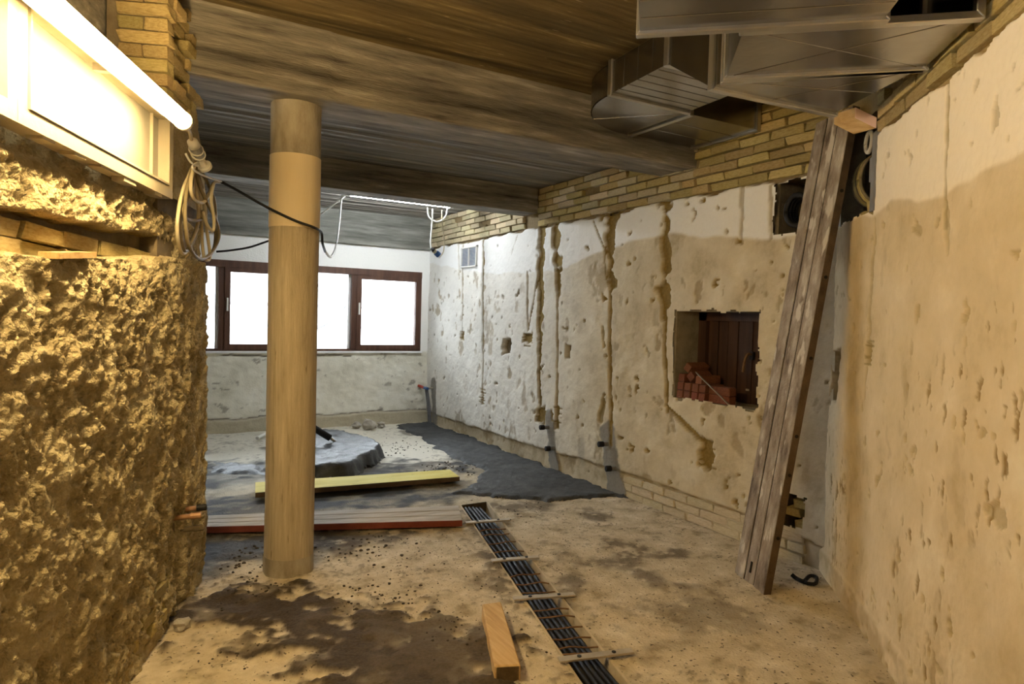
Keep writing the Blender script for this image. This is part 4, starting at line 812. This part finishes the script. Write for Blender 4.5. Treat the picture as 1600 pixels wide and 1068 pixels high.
LABS = ['first metal strap over the trench, nearest the far red-edged panel', 'second metal strap over the trench, counting from the far end', 'third metal strap over the trench, level with the timber block end', 'nearest metal strap over the trench, at the bottom of the picture']
for (a, b), lab in zip([((2.126, 4.278), (2.455, 4.21)), ((1.94, 3.53), (2.235, 3.46)), ((1.782, 2.992), (2.11, 2.895)), ((1.641, 2.352), (1.985, 2.268))], LABS):
    a = np.array([*a, .018]); b = np.array([*b, .018]); dv = (b - a); ln = np.linalg.norm(dv); dv /= ln; pv = np.array([-dv[1], dv[0], 0])
    t = thing('metal_strap', lab, 'strap', (a + b) / 2); MB().obox((a + b) / 2, dv * ln / 2, pv * .021, np.array([0, 0, .005])).build('bar', 'steel_strap', t, bevel=.001)
    for f in (.27, .74): c = a + dv * ln * f; MB().tube([c + (0, 0, .003), c + (0, 0, .009)], .010, 8).build('bolt', 'black_plastic', t)
for ys_, sn in (((4.12, 4.02, 3.86, 3.70), 'farthest'), ((3.30, 3.20, 3.08), 'second farthest'), ((2.86, 2.78, 2.66, 2.56, 2.47, 2.42), 'third farthest'), ((2.15, 2.05), 'nearest')):
    for k, y in enumerate(ys_):
        sk = random.uniform(-.03, .03); a = np.array([TL(y) + .012, y, -.004]); b = np.array([TR(y - .055) - .012, y - .055 + sk, -.004])
        o = MB().tube(spline([a, a * .7 + b * .3 + (0, 0, random.uniform(-.004, .010)), a * .3 + b * .7 + (0, 0, random.uniform(-.004, .010)), b], 5), .0042, 6).build('rebar_tie', 'rust', smooth=True)
        tag(o, 'thin rusty bar across the trench, %s in front of the %s strap' % (ORD[k], sn), 'rebar', 'rusty bars across the trench')

# ================================================================== BOARDS ON THE FLOOR
def boards(name, label, P, z0, z1, n, mat, edge, cat='panel', gap=.018):
    P = [np.array([*p, 0.]) for p in P]                               # front-left, front-right, back-right, back-left
    t = thing(name, label, cat, sum(P) / 4 + (0, 0, z0)); up0 = np.array([0, 0, z0]); up1 = np.array([0, 0, z1])
    for k in range(n):
        f0, f1 = k / n + gap * (k > 0), (k + 1) / n - gap * (k < n - 1)
        a = P[0] + (P[3] - P[0]) * f0; b = P[1] + (P[2] - P[1]) * f0; c = P[1] + (P[2] - P[1]) * f1; d = P[0] + (P[3] - P[0]) * f1
        MB().hexa([a + up0, b + up0, c + up0, d + up0], [a + up1, b + up1, c + up1, d + up1]).build('board', mat, t, bevel=.002)
    e = (P[0] - P[3]); e = e / np.linalg.norm(e) * .006
    MB().hexa([P[0] + up0, P[1] + up0, P[1] + e + up0, P[0] + e + up0], [P[0] + up1 * .98, P[1] + up1 * .98, P[1] + e + up1 * .98, P[0] + e + up1 * .98]).build('edge_band', edge, t)
    return t
zt = .065
e0, e1 = fl((722, 812), zt), fl((716, 789), zt); g0, g1 = fl((326, 822), zt), fl((326, 806), zt); ext = (g0 - e0) * .18
boards('shuttering_sheet', 'grey three-board shuttering panel with red edge, lying behind the column', [(g0 + ext)[:2], e0[:2], e1[:2], (g1 + ext)[:2]], .022, zt, 3, 'pale_board', 'red_edge')
zt = .075
boards('shuttering_board', 'bright yellow shuttering board lying on the wet floor', [fl((399, 769), zt)[:2], fl((718, 744), zt)[:2], fl((703, 733), zt)[:2], fl((399, 753), zt)[:2]], .035, zt, 1, 'yellow_board', 'board_edge', 'board')
MB0 = MB()
zt = .075
c0, c1, c2, c3 = [fl(p, zt) for p in ((773, 1040), (814, 1038), (783, 939), (753, 943))]
t = thing('timber_block', 'short thick wooden block lying beside the cable trench', 'timber', (c0 + c1 + c2 + c3)[:3] / 4 * (1, 1, 0))
dn = np.array([0, 0, -.078]); dl = (c1 - c0) * .02
MB().hexa([c0 + dn, c1 + dn, c2 + dn, c3 + dn], [c0, c1, c2, c3]).build('block', 'timber', t, bevel=.006)
en = (c0 - c3); en = en / np.linalg.norm(en) * .004
MB().hexa([c0 + dn * .93 + dl * 4, c1 + dn * .93 - dl * 4, c1 + dn * .07 - dl * 4, c0 + dn * .07 + dl * 4], [c0 + dn * .93 + dl * 4 + en, c1 + dn * .93 - dl * 4 + en, c1 + dn * .07 - dl * 4 + en, c0 + dn * .07 + dl * 4 + en]).build('sawn_end', 'timber_end', t)

# ================================================================== SCREED, HEAP, MUD, RUBBLE
def blob(name, P, mat, hgt, edge, label, cat, res=.02, rough=.012, kind='stuff', rag=.10, lift=-.012, fn=None):
    P = [tuple(p) for p in P]; xs = [p[0] for p in P]; ys = [p[1] for p in P]
    X, Y = np.meshgrid(np.arange(min(xs) - .2, max(xs) + .2, res), np.arange(min(ys) - .2, max(ys) + .2, res))
    dd = dpoly(X, Y, P) + rag * 2 * (fbm(X * 7, Y * 7, 4, 77) - .5); m = sstep(-.02, edge, dd)
    z = floor_fields(X, Y)[0] + lift + (hgt * m if fn is None else fn(X, Y, dd)) + rough * m * 2 * (fbm(X * 11, Y * 11, 4, 55) - .5)
    k = (m > .02); k = k[:-1, :-1] & k[1:, 1:] & k[1:, :-1] & k[:-1, 1:]
    o = grid_mesh(name, np.stack([X, Y, z], -1), mat, {}, k); return tag(o, label, cat, None, kind)
blob('wet_screed', [(3.72, 4.40), (3.72, 8.75), (3.15, 8.62), (3.12, 7.6), (3.0, 6.5), (3.02, 5.75), (2.72, 5.3), (2.40, 5.08), (2.72, 4.82), (3.0, 4.58)], 'screed', .035, .05, 'fresh dark grey screed strip along the foot of the right wall', 'screed', .016, .010, rag=.09)
HP = [fl(p)[:2] for p in ((440, 752), (545, 748), (592, 722), (600, 708), (560, 695), (525, 688), (480, 684), (440, 690))]
blob('cement_heap', HP, 'screed_top', .15, .07, 'flat-topped heap of wet cement behind the column', 'cement', .02, .02, kind=None, rag=.06, lift=-.01)
blob('cement_spill', [fl(p)[:2] for p in ((325, 742), (420, 745), (425, 728), (380, 722), (325, 717))], 'screed_top', .05, .2, 'bluish wet cement spill left of the column', 'cement', .025, .015)
def rock(name, c, r, mat, label, cat, seed, group=None, sq=(1, 1, .8)):
    rr = random.Random(seed); bm = bmesh.new(); bmesh.ops.create_icosphere(bm, subdivisions=2, radius=1)
    for q_ in bm.verts:
        n = q_.co.normalized(); k = 1 + .35 * (math.sin(n.x * 3 + seed) * math.cos(n.y * 4 + seed * 2) + .5 * math.sin(n.z * 6 + seed)) + rr.uniform(-.1, .1); q_.co = Vector((n.x * r * k * sq[0], n.y * r * k * sq[1], n.z * r * k * sq[2]))
    zmin = min(q_.co.z for q_ in bm.verts)
    me = bpy.data.meshes.new(name); bm.to_mesh(me); bm.free(); o = put(name, me, mat); o.location = (c[0], c[1], -zmin - .008); return tag(o, label, cat, group)
rock('rubble_stone', fl((577, 671)), .085, 'stone', 'largest pale rubble lump at the foot of the window wall', 'stone', 3, 'rubble below the far window')
rock('rubble_stone', fl((557, 669)), .055, 'stone', 'dark rubble lump left of the largest one below the window', 'stone', 8, 'rubble below the far window'); rock('rubble_stone', fl((596, 668)), .055, 'stone', 'low rubble lump right of the largest one below the window', 'stone', 5, 'rubble below the far window')
rock('rubble_stone', fl((283, 983)), .036, 'stone', 'single pale stone at the foot of the left pier', 'stone', 12)
h0, h1, h2 = fl((488, 667), .32), fl((516, 684), .20), fl((528, 693), .10)
t = thing('shovel', 'shovel with black grip stuck in the cement heap behind the column', 'shovel', h2)
hd = (h1 - h0) / np.linalg.norm(h1 - h0); MB().tube([h0 - hd * .35, h1], .035, 10).build('grip', 'black_plastic', t, smooth=True); MB().tube([h1, h2], .014, 8).build('shaft', 'steel_strap', t, smooth=True); MB().hexa([h2 + (-.07, 0, .02), h2 + (.07, 0, .02), h2 + (.07, .01, .02), h2 + (-.07, .01, .02)], [h2 + (-.05, -.02, -.10), h2 + (.05, -.02, -.10), h2 + (.05, -.01, -.10), h2 + (-.05, -.01, -.10)]).build('blade', 'steel_strap', t)
a = fl((402, 684), .05); b = fl((416, 677), .05); o = MB().tube([a, b + (b - a) * .5], .02, 8).build('pale_rod', 'white_plastic'); tag(o, 'short pale rod on the floor left of the column', 'rod')
t = thing('black_bracket', 'twisted black bracket lying in the corner behind the panel', 'bracket', fl((1255, 905)))
g = lambda p, z=.015: fl(p, z)
MB().tube(spline([g((1237, 897), .03), g((1244, 903)), g((1252, 907)), g((1258, 909))]), .013, 6).build('arm', 'black_plastic', t)
MB().tube(spline([g((1258, 906)), g((1266, 899), .03), g((1276, 902), .03), g((1274, 911)), g((1262, 911)), g((1257, 907))]), .011, 6).build('clip', 'black_plastic', t)
bm = bmesh.new()                                                     # loose crumbs nobody could count
def crumb(x, y, r):
    z = float(floor_fields(np.array([[x]]), np.array([[y]]))[0][0, 0]); m = bmesh.ops.create_icosphere(bm, subdivisions=1, radius=r)
    for q_ in m['verts']: q_.co = Vector((q_.co.x * random.uniform(.8, 1.4) + x, q_.co.y * random.uniform(.8, 1.4) + y, q_.co.z * random.uniform(.5, .9) + z + r * .3))
CL = [((.62, 3.74), .25, 60, .012), ((1.15, 3.35), .3, 70, .012), ((1.35, 4.15), .3, 60, .014), ((.55, 4.25), .3, 60, .014), ((.42, 3.02), .15, 30, .008), ((1.4, 2.8), .25, 50, .010), ((2.2, 3.75), .6, 40, .006), ((2.7, 3.4), .7, 50, .006), ((2.6, 4.45), .4, 50, .009), ((2.8, 6.0), .35, 90, .014), ((2.7, 7.2), .4, 70, .012), ((1.9, 3.2), .5, 40, .007), ((3.4, 2.4), .15, 25, .006), ((2.3, 7.0), .3, 50, .016), ((1.5, 3.6), .5, 60, .008), ((.7, 2.75), .3, 30, .006)]
for (cx, cy), sp, n, r in CL:
    for _ in range(int(n * .9)):
        x, y = random.gauss(cx, sp * .5), random.gauss(cy, sp * .5)
        if (TL(y) - .03 < x < TR(y) + .03 and y < YT) or x > 3.6 or math.hypot(x - CX, y - CY) < CR or .934 * x - .358 * y < -1.04: continue
        crumb(x, y, r * random.uniform(.25, .8))
me = bpy.data.meshes.new('soil_crumbs'); bm.to_mesh(me); bm.free(); tag(put('soil_crumbs', me, 'soil_crumb'), 'loose dark soil crumbs scattered over the floor', 'soil', None, 'stuff')
